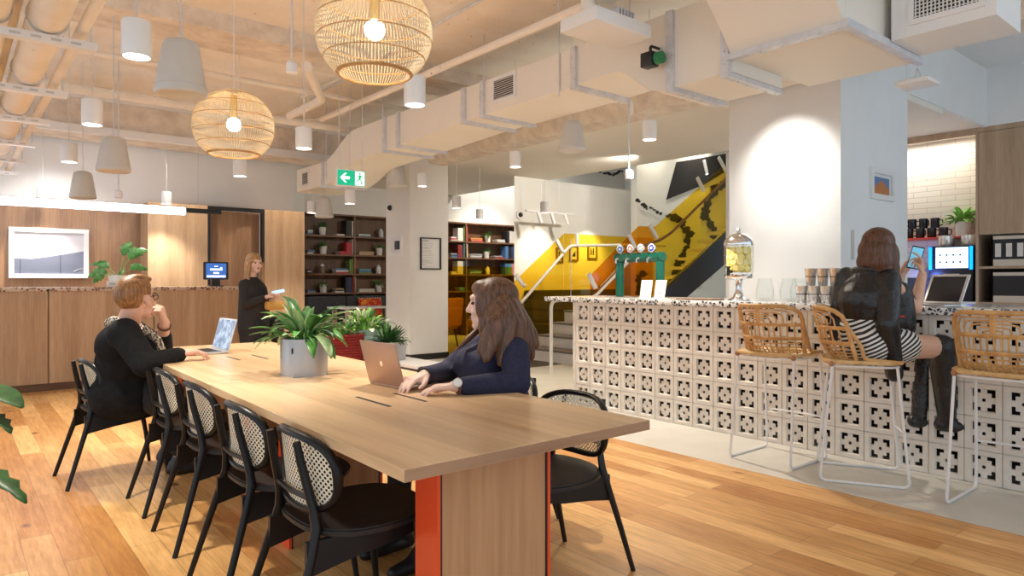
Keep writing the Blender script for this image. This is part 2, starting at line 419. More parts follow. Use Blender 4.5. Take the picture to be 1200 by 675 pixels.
# right hand side: beam face over the kitchen, wall above the joinery
struct(MB().box(7.3, 9.75, 2.72, 2.76, 3.05, 3.75).done('wall_right', cool_wall))
struct(MB().box(9.7, 9.9, -2.2, 2.75, 3.06, 3.75).done('wall_right', cool_wall))
struct(MB().box(10.25, 10.45, -2.2, 5.6, 0, 3.06).done('wall_right', tile))
struct(MB().box(8.62, 10.4, 5.5, 5.62, 0, 3.06).done('wall_right', cool_wall))
struct(MB().box(14.1, 14.2, 2.7, 12.3, 0, 5.0).done('wall_right', cool_wall))
struct(MB().box(8.3, 14.2, 5.55, 5.61, 3.06, 5.0).done('wall_right', cool_wall))
# wall of the nook behind the stairs, end bevelled; its upper part stops short of the stair void
wy = 9.05
struct(MB().prism([(7.51,wy,0),(10.8,wy,0),(10.8,wy+.15,0),(7.64,wy+.15,0)], (0,0,2.99)).done('wall_nook', white_wall))
# white wall of the stair void with a painted mural
mural_y = 8.6
mu = MB(); mu.box(10.2, 14.1, mural_y, mural_y+.15, 0, 5.0); struct(mu.done('wall_stair', pm('mural_white', (.86,.83,.74), .7)))
def mp(pxs): return [PY(x, y, mural_y-.012) for x, y in pxs]
mb = MB(); mb.prism(mp([(781,234),(793,190),(857,179),(890,173),(890,188),(857,197),(826,216)]), (0,.01,0))
black_paint = pm('black_paint', (.018,.014,.012), .6)
random.seed(11)
def brush(pts, wd, seed, my=8.6):
    """a ragged painted stroke made of many small dabs"""
    rnd = random.Random(seed)
    for i in range(len(pts)-1):
        (x0,y0),(x1,y1) = pts[i], pts[i+1]; n = max(2, int(math.hypot(x1-x0,y1-y0)/2.2))
        for k in range(n):
            t = k/n; x, y = x0+(x1-x0)*t, y0+(y1-y0)*t; r = wd*rnd.uniform(.45, 1.0); a = rnd.uniform(0, 6)
            x += rnd.uniform(-1,1)*wd*.45; y += rnd.uniform(-1,1)*wd*.45
            q = [(x+r*rnd.uniform(.6,1.2)*math.cos(a+j*PI/3), y+r*rnd.uniform(.6,1.2)*math.sin(a+j*PI/3)*.8) for j in range(6)]
            yq = my-.0122-rnd.random()*.002; mb.poly([PY(u, v, yq) for u, v in q])
brush([(748,236),(757,243),(766,246),(776,252)], 3.0, 2)
brush([(786,252),(800,262),(808,275),(804,290),(798,305),(790,322),(785,335)], 5.5, 3)
brush([(850,215),(838,222),(829,238),(826,254),(834,268),(838,276)], 5.5, 4)
brush([(752,318),(748,330),(752,345)], 6.5, 5)
brush([(790,258),(782,250)], 4, 6); brush([(805,270),(795,266)], 4, 7)
mu2 = mb.done('mural', black_paint, smooth=False)
mb = MB(); brush([(702,202),(718,205),(730,199)], 2.6, 1, 12.3); tag(mb.done('mural', black_paint, smooth=False), 'small black brushstroke painted high on the far back wall', 'mural'); tag(mu2, 'black brushstroke mural painted on the white wall behind the stairs', 'mural')
struct(MB().box(-3.0, 2.0, 10.335, 10.35, 0, .08).done('baseboard_back', walnut_panel))

# ================================================================ CEILING SERVICES
def duct_run(name, label, yz, x0, x1, mat=duct_m):
    """yz = [(y, z_bottom, z_top)...]: a rectangular duct along y with stepped profile"""
    m = MB(); rings = []
    for y, zb, zt in yz:
        rings.append([m.b.verts.new(p) for p in ((x0,y,zb),(x1,y,zb),(x1,y,zt),(x0,y,zt))])
    for a, c in zip(rings, rings[1:]):
        for j in range(4): m.b.faces.new([a[j], a[(j+1)%4], c[(j+1)%4], c[j]])
    m.b.faces.new(rings[0]); m.b.faces.new(rings[-1][::-1])
    return m
def smooth_step(y0, y1, a0, a1, b0, b1, n=10):
    return [(y0+(y1-y0)*i/n, a0+(a1-a0)*(3*(i/n)**2-2*(i/n)**3), b0+(b1-b0)*(3*(i/n)**2-2*(i/n)**3)) for i in range(n+1)]
prof = smooth_step(2.43, 2.9, 2.51, 2.51, 3.03, 3.03, 2) + smooth_step(3.0, 3.42, 2.51, 2.74, 3.03, 3.03) + smooth_step(3.6, 4.2, 2.735, 2.72, 3.03, 3.03, 2)
prof += [(5.4, 2.72, 3.03), (6.9, 2.66, 3.03)] + smooth_step(7.6, 8.5, 2.64, 2.44, 3.03, 2.75) + [(9.4, 2.44, 2.75)]
dt = thing('air_duct', 'long cream rectangular air duct running the length of the room under the ceiling', 'duct', (0,0,0))
duct_run('air_duct', '', prof, 3.8, 4.40).done('duct_body', duct_m, dt, angle=30)
def flange(y, zb, zt, x0=3.8, x1=4.40, parent=dt):
    m = MB(); m.box(x0-.03, x0, y-.028, y+.028, zb-.03, zt); m.box(x0+.0005, x1+.03, y-.0275, y+.0275, zb-.0295, zb)
    for i in range(6): m.ball((x0+.02+i*(x1-x0-.04)/5, y+random.uniform(-.01,.01), zb-.032), .006, 6)
    for i in range(4): m.ball((x0-.032, y, zb+.05+i*.08), .006, 6)
    m.done('flange', galv, parent)
for y, zb in ((2.47,2.51),(2.90,2.51),(3.83,2.73),(5.02,2.72),(5.32,2.72),(6.55,2.675),(6.85,2.665),(8.5,2.44)): flange(y, zb, 3.03 if y < 8 else 2.75)
def grille(y0, y1, z0, z1, x, n, parent, cross=0):
    m = MB(); f = .03
    m.box(x-.012, x, y0-f, y1+f, z0-f, z0).box(x-.012, x, y0-f, y1+f, z1, z1+f).box(x-.012, x, y0-f, y0, z0, z1).box(x-.012, x, y1, y1+f, z0, z1)
    g = m.done('grille_frame', white_m, parent)
    MB().box(x-.003, x-.001, y0, y1, z0, z1).done('grille_back', dark, g)
    s = MB()
    for i in range(n):
        z = z0+(z1-z0)*(i+.5)/n; s.box(x-.010, x-.003, y0, y1, z-.12*(z1-z0)/n, z+.12*(z1-z0)/n)
    for i in range(cross):
        y = y0+(y1-y0)*(i+.5)/cross; s.box(x-.011, x-.003, y-.003, y+.003, z0, z1)
    s.done('grille_slats', white_plastic, g)
grille(4.58, 4.86, 2.82, 2.99, 3.8, 9, dt)
grille(9.0, 9.2, 2.52, 2.68, 3.8, 7, dt)
# hanger rods
for y in (4.0, 5.0, 6.9, 8.4):
    MB().tube([(3.79,y,2.68 if y<8 else 2.5),(3.79,y,CZ)], .006, 6).done('hanger_rod', galv, dt)
# branch box by the column, with the sloping transition above
br_ = thing('branch_duct', 'big cream branch duct box meeting the white column, with a curved shoulder', 'duct', (0,0,0))
MB().box(3.8, 4.77, 1.73, 2.43, 2.59, 3.10).done('duct_body', duct_m, br_)
m = MB(); n = 12; rows = []
for i in range(n+1):
    t = i/n; z = 2.60+.84*t; x = 3.8-.02 - .62*math.sin(t*PI/2)**1.3
    rows.append((m.b.verts.new((x,1.732,z)), m.b.verts.new((x,2.43+1.6*max(0,t-.55),z)), m.b.verts.new((4.70,2.43+1.6*max(0,t-.55),z)), m.b.verts.new((4.70,1.732,z))))
for a, c in zip(rows, rows[1:]):
    for j in range(4): m.b.faces.new([a[j], a[(j+1)%4], c[(j+1)%4], c[j]])
m.b.faces.new(rows[0]); m.b.faces.new(rows[-1])
m.done('shoulder', duct_m, br_, angle=30)
m = MB().box(3.75, 3.80, 1.731, 2.45, 2.575, 2.61).box(3.75, 4.80, 1.69, 1.73, 2.574, 2.62)
for i in range(5): m.ball((3.775, 1.8+i*.14, 2.573), .006, 6)
m.done('flange', galv, br_)
sd = thing('supply_duct', 'white supply duct end with a black mesh grille in the top right corner', 'duct', (0,0,0))
MB().box(4.29, 4.72, 1.16, 1.685, 2.61, 3.05).done('duct_body', cool_wall, sd)
grille(1.24, 1.56, 2.70, 2.93, 4.29, 11, sd, 16)

# insulated pipes on brackets, upper left
def pipe(label, x, r, z, y0, y1, col=ceil_m, clips=True):
    t = thing('ceiling_pipe', label, 'pipe', (x, y0, z), 0, 'pipes on the ceiling rack')
    MB().tube([(0,0,0),(0,y1-y0,0)], r, 20).done('pipe_body', col, t)
    if clips:
        for i in range(7):
            yy = .25+4.16-3.0+i*1.1-.15
            if yy < y1-y0: MB().tube([(r*1.03*math.cos(a), yy, r*1.03*math.sin(a)) for a in [2*PI*k/20 for k in range(20)]], .005, 6, closed=True).done('pipe_clip', galv, t)
    return t
pipe('fat beige insulated pipe nearest the picture edge, on the ceiling rack', .15, .085, 2.53, 2.9, 10.2)
pipe('fat beige insulated pipe, right one of the wide pair on the ceiling rack', .385, .088, 2.53, 2.9, 10.2)
pipe('narrow beige pipe along the right side of the ceiling rack', .535, .028, 2.50, 2.9, 10.0, clips=False)
pipe('slim beige pipe running between the two fat insulated ones', .265, .022, 2.60, 2.9, 9.9, clips=False)
YB = [4.16, 5.34, 6.36, 7.5, 8.6, 9.68]; YN = ['nearest', 'second nearest', 'third nearest', 'fourth nearest', 'fifth', 'farthest']
for y, nm in zip(YB, YN):
    t = thing('pipe_bracket', 'white slotted steel bracket under the ceiling pipes, %s of six' % nm, 'bracket', (0, y, 0), 0, 'brackets of the pipe rack')
    m = MB().box(-.25, .60, -.03, .03, 2.395, 2.435)
    m.done('rail', white_m, t)
    s = MB()
    for i in range(9): s.box(-.2+i*.085, -.155+i*.085, -.0315, -.03, 2.408, 2.421)
    s.done('slots', speaker_m, t)
    MB().tube([(.575,0,2.43),(.575,0,CZ)], .006, 6).tube([(-.23,0,2.43),(-.23,0,CZ)], .006, 6).done('rod', galv, t)
# conduits and sprinkler pipes
def conduit(label, pts, r, mat=ceil_m, bnd=.12):
    o = MB().tube(bend(pts, bnd), r, 10).done('conduit', mat); return tag(o, label, 'conduit', 'pipes under the ceiling')
conduit('cream sprinkler pipe running beside the long air duct', [(3.62,1.9,3.22),(3.62,8.3,3.22),(3.0,8.6,3.22)], .035)
conduit('white sprinkler pipe crossing the ceiling behind the smaller woven lamp', [(-2.5,8.2,3.15),(5.3,8.2,3.15)], .05)
conduit('upper of two thin pipes crossing the ceiling at the back', [(-2.5,7.4,3.32),(5.3,7.4,3.32)], .03)
conduit('pale pipe sloping down between the smaller woven lamp and the duct', [(2.35,5.6,3.02),(3.2,7.2,3.2),(3.2,8.15,3.2)], .045)
conduit('curving thin conduit pair across the bare ceiling, left strand', [(-1.0,4.7,3.41),(.7,4.5,3.41),(1.5,4.0,3.41),(1.9,3.0,3.41),(2.1,1.0,3.41)], .014, galv, .5)
conduit('curving thin conduit pair across the bare ceiling, right strand', [(-1.0,5.1,3.41),(1.0,4.9,3.41),(1.75,4.2,3.41),(2.15,3.0,3.41),(2.3,1.0,3.41)], .014, ceil_m, .5)
conduit('thin conduit running diagonally over the large woven lamp', [(2.6,1.0,3.41),(2.7,4.6,3.41),(3.3,5.5,3.41),(3.3,8.0,3.41)], .012, ceil_m, .3)
conduit('thin conduit along the ceiling just left of the air duct', [(3.2,1.0,3.41),(3.25,5.0,3.41),(3.4,8.0,3.41)], .012, galv, .3)
conduit('short cream elbow pipe beside the grey hanging speaker near the column', [(4.39,4.45,2.88),(4.95,4.25,2.88),(4.95,4.25,2.76)], .03, ceil_m, .05)
sp = thing('ceiling_speaker', 'flat round cream detector disc fixed to the bare ceiling', 'detector', (1.62, 5.0, CZ))
MB().lathe([(0,-.06),(.05,-.06),(.07,-.045),(.12,-.045),(.135,-.02),(.135,0),(0,0)], 28).done('disc', duct_m, sp)

# flat white air unit and the small green projector beside the duct
au = thing('air_unit', 'flat white ceiling tray unit hanging beside the air duct', 'unit', (3.28, 3.02, 2.78))
MB().rbox(-.26,.26,-.16,.16,0,.085,.006).done('tray', cool_wall, au)
MB().tube(bend([(-.05,.1,.085),(-.05,.1,.30),(.25,.1,.36)], .08), .06, 14).tube([(-.05,-.05,.2),(-.05,-.05,.66)],.07,14).done('elbow_pipe', duct_m, au)
m = MB()
for i in range(6): m.box(.0+i*.03,.012+i*.03,-.1,.1,.085,.16)
m.done('fins', galv, au)
gp = thing('projector', 'small black and green projector clamped to the side of the air duct', 'projector', (3.70, 3.0, 2.70))
MB().rbox(-.05,.03,-.05,.05,-.05,.05,.008).done('housing', black, gp)
MB().tube([(.0,-.055,0),(.0,-.10,0)], .042, 18).done('green_ring', pm('green_plastic',(.01,.20,.07),.4), gp)
MB().tube(bend([(.0,0,.05),(.0,0,.10),(.095,0,.10)],.02), .01, 8).done('arm', black, gp)
ss = thing('ceiling_siren', 'small grey bell shaped sounder hanging above the green projector', 'sounder', (3.66, 3.15, 2.93))
MB().lathe([(0,.09),(.015,.09),(.02,.05),(.05,.03),(.058,-.04),(.05,-.05),(0,-.05)], 20).done('bell', galv, ss)
MB().tube([(0,0,.09),(0,0,.52)], .004, 6).done('rod', galv, ss)
# wifi unit below the branch duct
ap = thing('access_point', 'white square wireless unit hanging below the duct by the column', 'access point', tuple(G(1075,98,2.45)))
MB().rbox(-.10,.10,-.10,.10,-.015,.015,.012).done('plate', white_plastic, ap)
MB().tube([(0,0,.015),(0,0,.10)], .004, 6).tube([(0,0,.10),(.05,.05,.01)],.003,6).tube([(0,0,.10),(-.05,-.05,.01)],.003,6).done('hanger', galv, ap)

# exit sign
ex = thing('exit_sign', 'green and white running man exit sign with an arrow, hung on rods', 'sign', tuple(PX(411,209,3.32)))
ex.rotation_euler = (0, 0, -.10)
MB().rbox(-.165,.165,-.02,.02,-.095,.095,.008).done('sign_box', white_m, ex)
sg = emis('sign_green', (.0,.42,.22), .55); sw = emis('sign_white', (.85,.95,.88), .75)
g = MB().box(-.152,.152,-.0225,-.0205,-.08,.08).done('green_panel', sg, ex)
MB().prism([(-.125,-.025,0),(-.075,-.025,.05),(-.05,-.025,.05),(-.085,-.025,.015),(-.02,-.025,.015),(-.02,-.025,-.015),(-.085,-.025,-.015),(-.05,-.025,-.05),(-.075,-.025,-.05)], (0,.002,0)).done('arrow', sw, ex)
MB().box(.04,.145,-.025,-.0226,-.074,.074).done('white_panel', sw, ex)
r = MB(); y = -.0262
def limb(pts, wdt=.008):
    for (x0,z0),(x1,z1) in zip(pts, pts[1:]):
        d = Vector((x1-x0,0,z1-z0)); nn = Vector((-d.z,0,d.x)).normalized()*wdt/1.6
        a, c = Vector((x0,y,z0)), Vector((x1,y,z1)); r.prism([a-nn,c-nn,c+nn,a+nn], (0,.001,0))
for k in range(1): r.prism([(.093+.011*math.cos(t), y, .052+.011*math.sin(t)) for t in [i*PI/6 for i in range(12)]], (0,.001,0))
limb([(.098,.036),(.088,-.002)], .018); limb([(.098,.034),(.075,.026),(.062,.008)]); limb([(.098,.034),(.117,.018),(.128,.022)])
limb([(.088,-.002),(.072,-.024),(.052,-.030)], .01); limb([(.088,-.002),(.108,-.022),(.112,-.055),(.125,-.058)], .01)
r.done('running_man', sg, ex)
MB().tube([(-.13,0,.095),(-.13,0,CZ-ex.location.z)], .004, 6).tube([(.13,0,.095),(.13,0,CZ-ex.location.z)], .004, 6).done('hanging_rods', galv, ex)

# ---- pendants
def hang_top(x, y):
    if 3.78 < x < 4.42 and 2.4 < y < 9.4: return 2.51 if y < 3.2 else 2.72 if y < 5.4 else 2.66 if y < 7.8 else 2.45
    return 2.99 if (x > 5.85 and y > 2.73) else 3.0 if y > 9.45 else CZ
def hang(o):
    for c in kids(o):
        if c.name.split('.')[0] == 'cable': c.scale.z = hang_top(o.location.x, o.location.y) - o.location.z - c.location.z
def cyl_pendant():
    t = thing('cylinder_pendant', 'white cylinder pendant light hanging', 'pendant light', (0,0,0), 0, 'white cylinder pendant lights')
    MB().lathe([(0,.078),(.055,.078),(.06,.072),(.06,-.078),(.054,-.078),(.052,-.066),(0,-.066)], 24).done('housing', white_m, t)
    MB().lathe([(0,-.068),(.050,-.068)], 24).done('lens', lamp_on, t)
    c = MB().tube([(0,0,0),(0,0,1)], .0035, 6).done('cable', galv, t); c.location.z = .078
    return t
CP = [(160,46,'nearest to the camera, left of the big grey bell speaker',1), (108,132,'hanging just left of the mid-size bell speaker',1), (81,179,'close to the ceiling pipes, above the small bell speaker',1),
      (356,162,'just right of the smaller woven lamp',1), (281,197,'far one seen right below the smaller woven lamp',1), (486,107,'behind the lower edge of the large woven lamp',1),
      (604,187,'hung beyond the duct, left of the bell speaker by the stairs',1), (761,153,'nearest the bright column, hung before the stairs',1), (495,211,'in front of the far white pillar',1),
      (410,231,'far away directly below the exit sign',1), (365,243,'far away above the right end of the wood panelling',1), (50,227,'far left one above the tube light',1),
      (195,232,'above the black end of the tube light',1), (535,237,'left one of the pair above the right bookcase',0), (562,251,'right one of the pair above the right bookcase',0), (638,243,'small one above the glass balustrade by the far track',0)]
cp0 = cyl_pendant()
for i, (px, py, lb, sp_) in enumerate(CP):
    o = cp0 if i == 0 else dup(cp0)
    p = G(px, py, {604:2.43, 761:2.44, 495:2.43, 410:2.15, 365:2.2}.get(px, 2.25)); o.location = p; hang(o); o['label'] = 'white cylinder pendant light, ' + lb
    if sp_: spotlight((p.x, p.y, p.z-.082), (135 if px == 761 else 75)*SPOT, 125 if px == 761 else 95, .7)
def bell():
    t = thing('bell_speaker', 'x', 'speaker', (0,0,0), 0, 'grey bell shaped hanging speakers')
    MB().lathe([(0,.14),(.055,.14),(.078,.128),(.088,.10),(.118,-.09),(.125,-.115),(.125,-.13),(.115,-.14),(.10,-.137),(.085,-.125),(0,-.125)], 32).done('shell', speaker_m, t, angle=60)
    MB().tube([(.1195*math.cos(a), .1195*math.sin(a), -.095) for a in [2*PI*k/32 for k in range(32)]], .003, 6, closed=True).done('band', speaker_m, t)
    MB().tube([(-.02,0,.14),(0,0,.20),(.02,0,.14)], .003, 6).done('cable_loop', galv, t)
    c = MB().tube([(0,0,0),(.004,0,.1),(-.004,0,.2),(0,0,.3),(0,0,1)], .004, 6).done('cable', galv, t); c.location.z = .14
    return t
bl0 = bell()
for i, (px, py, h, lb) in enumerate([(212,80,2.27,'largest and nearest, top left of the room'), (133,181,2.20,'mid-size one left of the smaller woven lamp'), (97,217,2.18,'small pale one above the framed picture'),
        (671,160,2.53,'below the long air duct in mid room'), (466,206,2.55,'far one partly before the white pillar'), (380,243,2.2,'faintest one under the far end of the air duct')]):
    o = bl0 if i == 0 else dup(bl0)
    o.location = G(px, py, h); hang(o); o['label'] = 'grey bell shaped hanging speaker, ' + lb
def sensor(px, py, h, lb):
    p = G(px, py, h); t = thing('pendant_sensor', lb, 'sensor', tuple(p), 0, 'small sensors hung on rods')
    MB().lathe([(0,.045),(.02,.045),(.036,.03),(.036,-.03),(.03,-.035),(0,-.035)], 18).done('body', white_m, t)
    MB().tube([(0,0,.045),(0,0,hang_top(p.x,p.y)-h)], .007, 8).done('rod', galv, t)
sensor(342, 80, 2.6, 'small white sensor hung on a rod left of the large woven lamp')
sensor(737, 205, 2.1, 'small white sensor on a long rod before the mural wall')
sensor(139, 228, 2.05, 'tiny white sensor on a rod below the mid-size bell speaker')

def rattan_ball(loc, lb, seed):
    t = thing('rattan_pendant', lb, 'pendant light', tuple(loc), 0, 'round woven rattan lamps over the table'); R = .24
    m = MB(); N = 100
    for k in range(N):
        a = 2*PI*k/N; pts = []
        for i in range(15):
            th = -math.radians(52) + (math.radians(52)+math.radians(80))*i/14
            rr = R*math.cos(th); pts.append((rr*math.cos(a), rr*math.sin(a), R*.93*math.sin(th)))
        m.tube(pts, 0.0016, 4, caps=False)
    m.done('ribs', rib_m, t)
    m = MB()
    for th in (-52, -50, -30, -10, 12, 34, 56, 79):
        z = R*.93*math.sin(math.radians(th)); rr = R*math.cos(math.radians(th))*.995
        m.tube([(rr*math.cos(2*PI*k/48), rr*math.sin(2*PI*k/48), z) for k in range(48)], .0028 if th > -49 else .004, 6, closed=True)
    m.done('hoops', rattan, t)
    MB().lathe([(0,.19),(.02,.19),(.022,.075),(.016,.05),(0,.05)], 16).done('lamp_holder', pm('brass',(.75,.52,.2),.3,1), t)
    b_ = MB().ball((0,0,.01), .042, 20).done('bulb', bulb_on, t); b_.visible_shadow = True
    MB().tube([(0,0,.19),(0,0,CZ-loc[2])], .003, 6).done('cable', white_m, t)
    MB().lathe([(0,0),(.05,0),(.05,-.02),(0,-.03)], 20, (0,0,CZ-loc[2])).done('ceiling_rose', white_m, t)
    return t
rb1 = PX(439, 38, 1.36); rb2 = PX(274, 148, 1.36)
rattan_ball(rb1, 'larger looking round woven rattan lamp, nearest over the table', 1)
rattan_ball(rb2, 'smaller looking round woven rattan lamp, over the far table end', 2)

# linear tube light above the reception desk
p = PY(217, 248, 9.0); z = p.z+.01
tl = thing('tube_light', 'long white glowing tube light with a black end over the reception desk', 'pendant light', (0, 9.0, z))
MB().rbox(-2.6, p.x, -.03, .03, -.05, .035, .008).done('diffuser', tube_on, tl)
MB().rbox(p.x, p.x+.42, -.03, .03, -.02, .035, .004).done('end_cap', black, tl); MB().box(-2.6, p.x, -.034, .034, .0355, .046).done('housing', white_m, tl)  # opaque top strip added to keep the tube's glare off the wall
MB().tube([(p.x+.15,0,.035),(p.x+.15,0,CZ-z)], .003, 6).tube([(-.9,0,.035),(-.9,0,CZ-z)], .003, 6).done('hanging_wires', galv, tl)
# track heads on the far wall by the stairs
tr = thing('track_light', 'faint white track with three small spot heads near the far wall', 'track light', tuple(PY(645,249,8.5)))
MB().box(-.55,.55,-.02,.02,-.015,.015).done('track', white_m, tr)
for dx in (-.28, .02, .34):
    h = MB().tube([(dx,0,-.02),(dx+.05,-.03,-.19)], .032, 14).tube([(dx,0,0),(dx,0,-.04)], .01, 8).done('spot_head', white_m, tr)
MB().tube([(.2,0,.015),(.2,0,.5)], .004, 6).tube([(-.2,0,.015),(-.2,0,.5)], .004, 6).done('rods', galv, tr)
for px, py, lb in ((825,193,'white spot head with a lit face on the mural ceiling, left'),):
    t = thing('mural_spot', 'small white spot head shining on the mural above the stairs', 'spotlight', tuple(PY(826,197,8.6)))
    MB().tube([(-.06,0,.16),(.05,0,-.12)], .05, 16).done('head', white_m, t)
    MB().tube([(.05,0,-.12),(.053,0,-.128)], .042, 16).done('lens', lamp_on, t)
    MB().tube([(-.06,0,.14),(-.06,0,4.9-t.location.z)], .008, 6).done('stem', white_m, t)
def dome(p, d, lb):
    t = thing('security_camera', lb, 'camera', tuple(p)); d = Vector(d)
    MB().tube([(0,0,0), d*.03], .075, 24).done('base', white_m, t)
    MB().ball(d*.04, .042, 18).done('lens_dome', black, t)
dome((5.26, 9.28, PX(470,242,5.26).z), (-1,0,0), 'round white security camera on the far white pillar'); dome((7.62, 9.05, PY(597,251,9.05).z), (0,-1,0), 'round white security camera right of the right bookcase')
# wall washer by the bright column
ww = thing('wall_washer', 'small white downlight washing the white column above the dispenser', 'spotlight', (5.22, 3.16, 2.86))
MB().lathe([(0,.05),(.045,.05),(.05,.04),(.05,-.05),(.042,-.05),(.04,-.03),(0,-.03)], 20).done('head', white_m, ww)
MB().lathe([(0,-.032),(.039,-.032)], 20).done('lens', lamp_on, ww)
MB().tube([(0,0,.05),(0,0,.62)], .006, 6).done('stem', galv, ww)
spotlight((5.25, 3.16, 2.80), 62*SPOT, 80, 1, (1,.96,.88), (.64, .02, -.66), .05)
# lamps over the timber wall, the picture, bookcases, stairs and kitchen (few have a fixture; some only added to brighten walls)
for x in (2.3, 3.85): spotlight((x, 9.45, 2.9), 24*SPOT, 70, .3, (1,.88,.72), (.0, .35, -.9))
spotlight((1.0, 9.5, 2.9), 30*SPOT, 80, .8, (1,.95,.9), (0, .5, -.8))
for x in (5.6, 6.6, 9.0): spotlight((x, 10.9, 3.2), 90*SPOT, 100, .8, (1,.86,.70), (0,.45,-.9))
for x in (8.0, 9.3): spotlight((x, 8.45, 2.25), 32*SPOT, 80, .8, (1,.9,.7), (0,.62,-.7))
for x in (10.6, 12.0): spotlight((x, 8.4, 4.6), 300*SPOT, 110, .8, (1,.93,.8), (0,.75,-.7))
spotlight((7.4, 5.0, 2.95), 90*SPOT, 110, .8, (1,.9,.75)); spotlight((7.6, 6.4, 2.95), 110*SPOT, 120, .9, (1,.93,.82), (.15,.85,-.45))  # second spot has no fixture, turned to lighten the nook wall
spotlight((9.6, 10.4, 4.6), 170*SPOT, 130, .9, (1,.95,.86), (0,.8,-.5))  # added to brighten the far back wall, no fixture here
# ================================================================ RECEPTION DESK
DY = 8.86
rd = thing('reception_desk', 'long oak fronted reception desk with a dark plinth', 'desk', (0, DY, 0))
for x0, x1 in ((-2.9,-1.24),(-1.23,-.21),(-.2,.82),(.83,1.85),(1.86,2.88)):
    MB().box(x0+.003, x1-.003, 0, .02, .085, 1.075).done('front_panel', oak_panel, rd)
MB().box(-2.9, 2.87, .03, .60, .085, 1.074).done('carcass', oak_panel, rd)
MB().box(-2.9, 2.85, .05, .58, 0, .085).done('plinth', shelf_wood, rd)
single('countertop', 'cream speckled terrazzo top of the reception desk', 'countertop', MB().rbox(-2.92, 2.92, DY-.02, DY+.64, 1.0755, 1.118, .003), terr2)
# framed photograph
fr = thing('framed_picture', 'large white framed blue landscape print on the wood wall behind the desk', 'picture', (0, WB, 0))
a, c = PY(10, 265.5, WB-.02), PY(104, 326, WB-.02); x0, x1, z0, z1 = a.x, c.x, c.z, a.z; f = .055
m = MB()
for q in ((x0,x1,z0,z0+f),(x0,x1,z1-f,z1),(x0,x0+f,z0+f,z1-f),(x1-f,x1,z0+f,z1-f)): m.box(q[0],q[1],-.035,0,q[2],q[3])
m.done('frame', white_m, fr)
pr = MB(); w_, h_ = x1-x0, z1-z0
pr.mi = 0; pr.box(x0+f,x1-f,-.012,-.002,z0+f,z1-f)
pr.mi = 1; pr.prism([(x0+f,-.014,z0+f),(x1-f,-.014,z0+f),(x1-f,-.014,z0+h_*.55),(x0+w_*.75,-.014,z0+h_*.50),(x0+w_*.45,-.014,z0+h_*.42),(x0+w_*.28,-.014,z0+h_*.38),(x0+f,-.014,z0+h_*.39)], (0,.001,0))
pr.mi = 2; pr.prism([(x0+w_*.14,-.016,z0+f),(x0+w_*.13,-.016,z0+f),(x0+w_*.135,-.016,z0+h_*.36),(x0+w_*.145,-.016,z0+h_*.36)],(0,.001,0)); pr.prism([(x0+w_*.64,-.016,z0+f),(x0+w_*.63,-.016,z0+f),(x0+w_*.63,-.016,z0+h_*.48),(x0+w_*.64,-.016,z0+h_*.48)],(0,.001,0))
pr.mi = 0; pr.tube([(x0+w_*.80,-.016,z0+h_*.13),(x0+w_*.86,-.016,z0+h_*.18),(x1-f,-.016,z0+h_*.20)], .004, 6)
pr.done('print', [pm('print_sky',(.62,.60,.64),.15), pm('print_hill',(.17,.19,.26),.15), pm('print_dark',(.07,.08,.12),.15)], fr, smooth=False)
# tablet kiosk
kp = PY(253, 333, 9.25); ks = thing('tablet_stand', 'black tablet on a stand with a blue welcome screen on the desk', 'tablet', (kp.x, 9.25, 1.118))
MB().rbox(-.09,.09,-.05,.05,0,.012,.004).box(-.05,.05,-.008,.008,.012,.13).done('stand', black, ks)
tb = MB().rbox(-.155,.155,-.012,.012,.085,.315,.01).done('tablet', black, ks)
MB().box(-.125,.125,-.0145,-.0125,.105,.295).done('screen', emis('kiosk_blue',(.03,.10,.33),1.0), tb)
MB().box(-.115,.115,-.0165,-.0147,.115,.140).done('screen_bar', emis('screen_white',(.9,.93,1),1.0), tb)
m = MB().rbox(-.075,.075,-.0165,-.0147,.205,.228,.0006).rbox(.05,.072,-.0165,-.0147,.222,.246,.0006).rbox(-.022,.022,-.0165,-.0147,.252,.262,.0006).rbox(-.035,.035,-.0165,-.0147,.160,.182,.0006)
m.done('screen_lettering', M['screen_white'], tb)

# ---------------------------------------------------------------- plants
def leaf(m, base, d, L, wd, droop=.5, n=7, up=Vector((0,0,1)), fold=.25, cut=0, seed=0):
    """one leaf: midrib leaves base along d and bends down; width profile; folded about the midrib"""
    base, d = Vector(base), Vector(d).normalized(); side = d.cross(up)
    side = side.normalized() if side.length > .05 else Vector((1,0,0))
    prev = None; p = base.copy(); dd = d.copy()
    for i in range(n+1):
        t = i/n; ww = wd*math.sin(PI*min(1, t*.93+.035))**.8*(1-.25*t)
        if cut and i % 2: ww *= .62
        nn = side.cross(dd).normalized()
        l, r = p - side*ww + nn*ww*fold, p + side*ww + nn*ww*fold
        cur = (m.b.verts.new(l), m.b.verts.new(p), m.b.verts.new(r))
        if prev:
            for q in ((prev[0],prev[1],cur[1],cur[0]), (prev[1],prev[2],cur[2],cur[1])):
                f_ = m.b.faces.new(q); f_.smooth = True; f_.material_index = m.mi
        prev = cur; dd = (dd - Vector((0,0,1))*droop/n*1.3).normalized(); p = p + dd*L/n
    return p
def solid(o, th=.0015):
    md = o.modifiers.new('thickness', 'SOLIDIFY'); md.thickness = th; md.offset = 0; return o
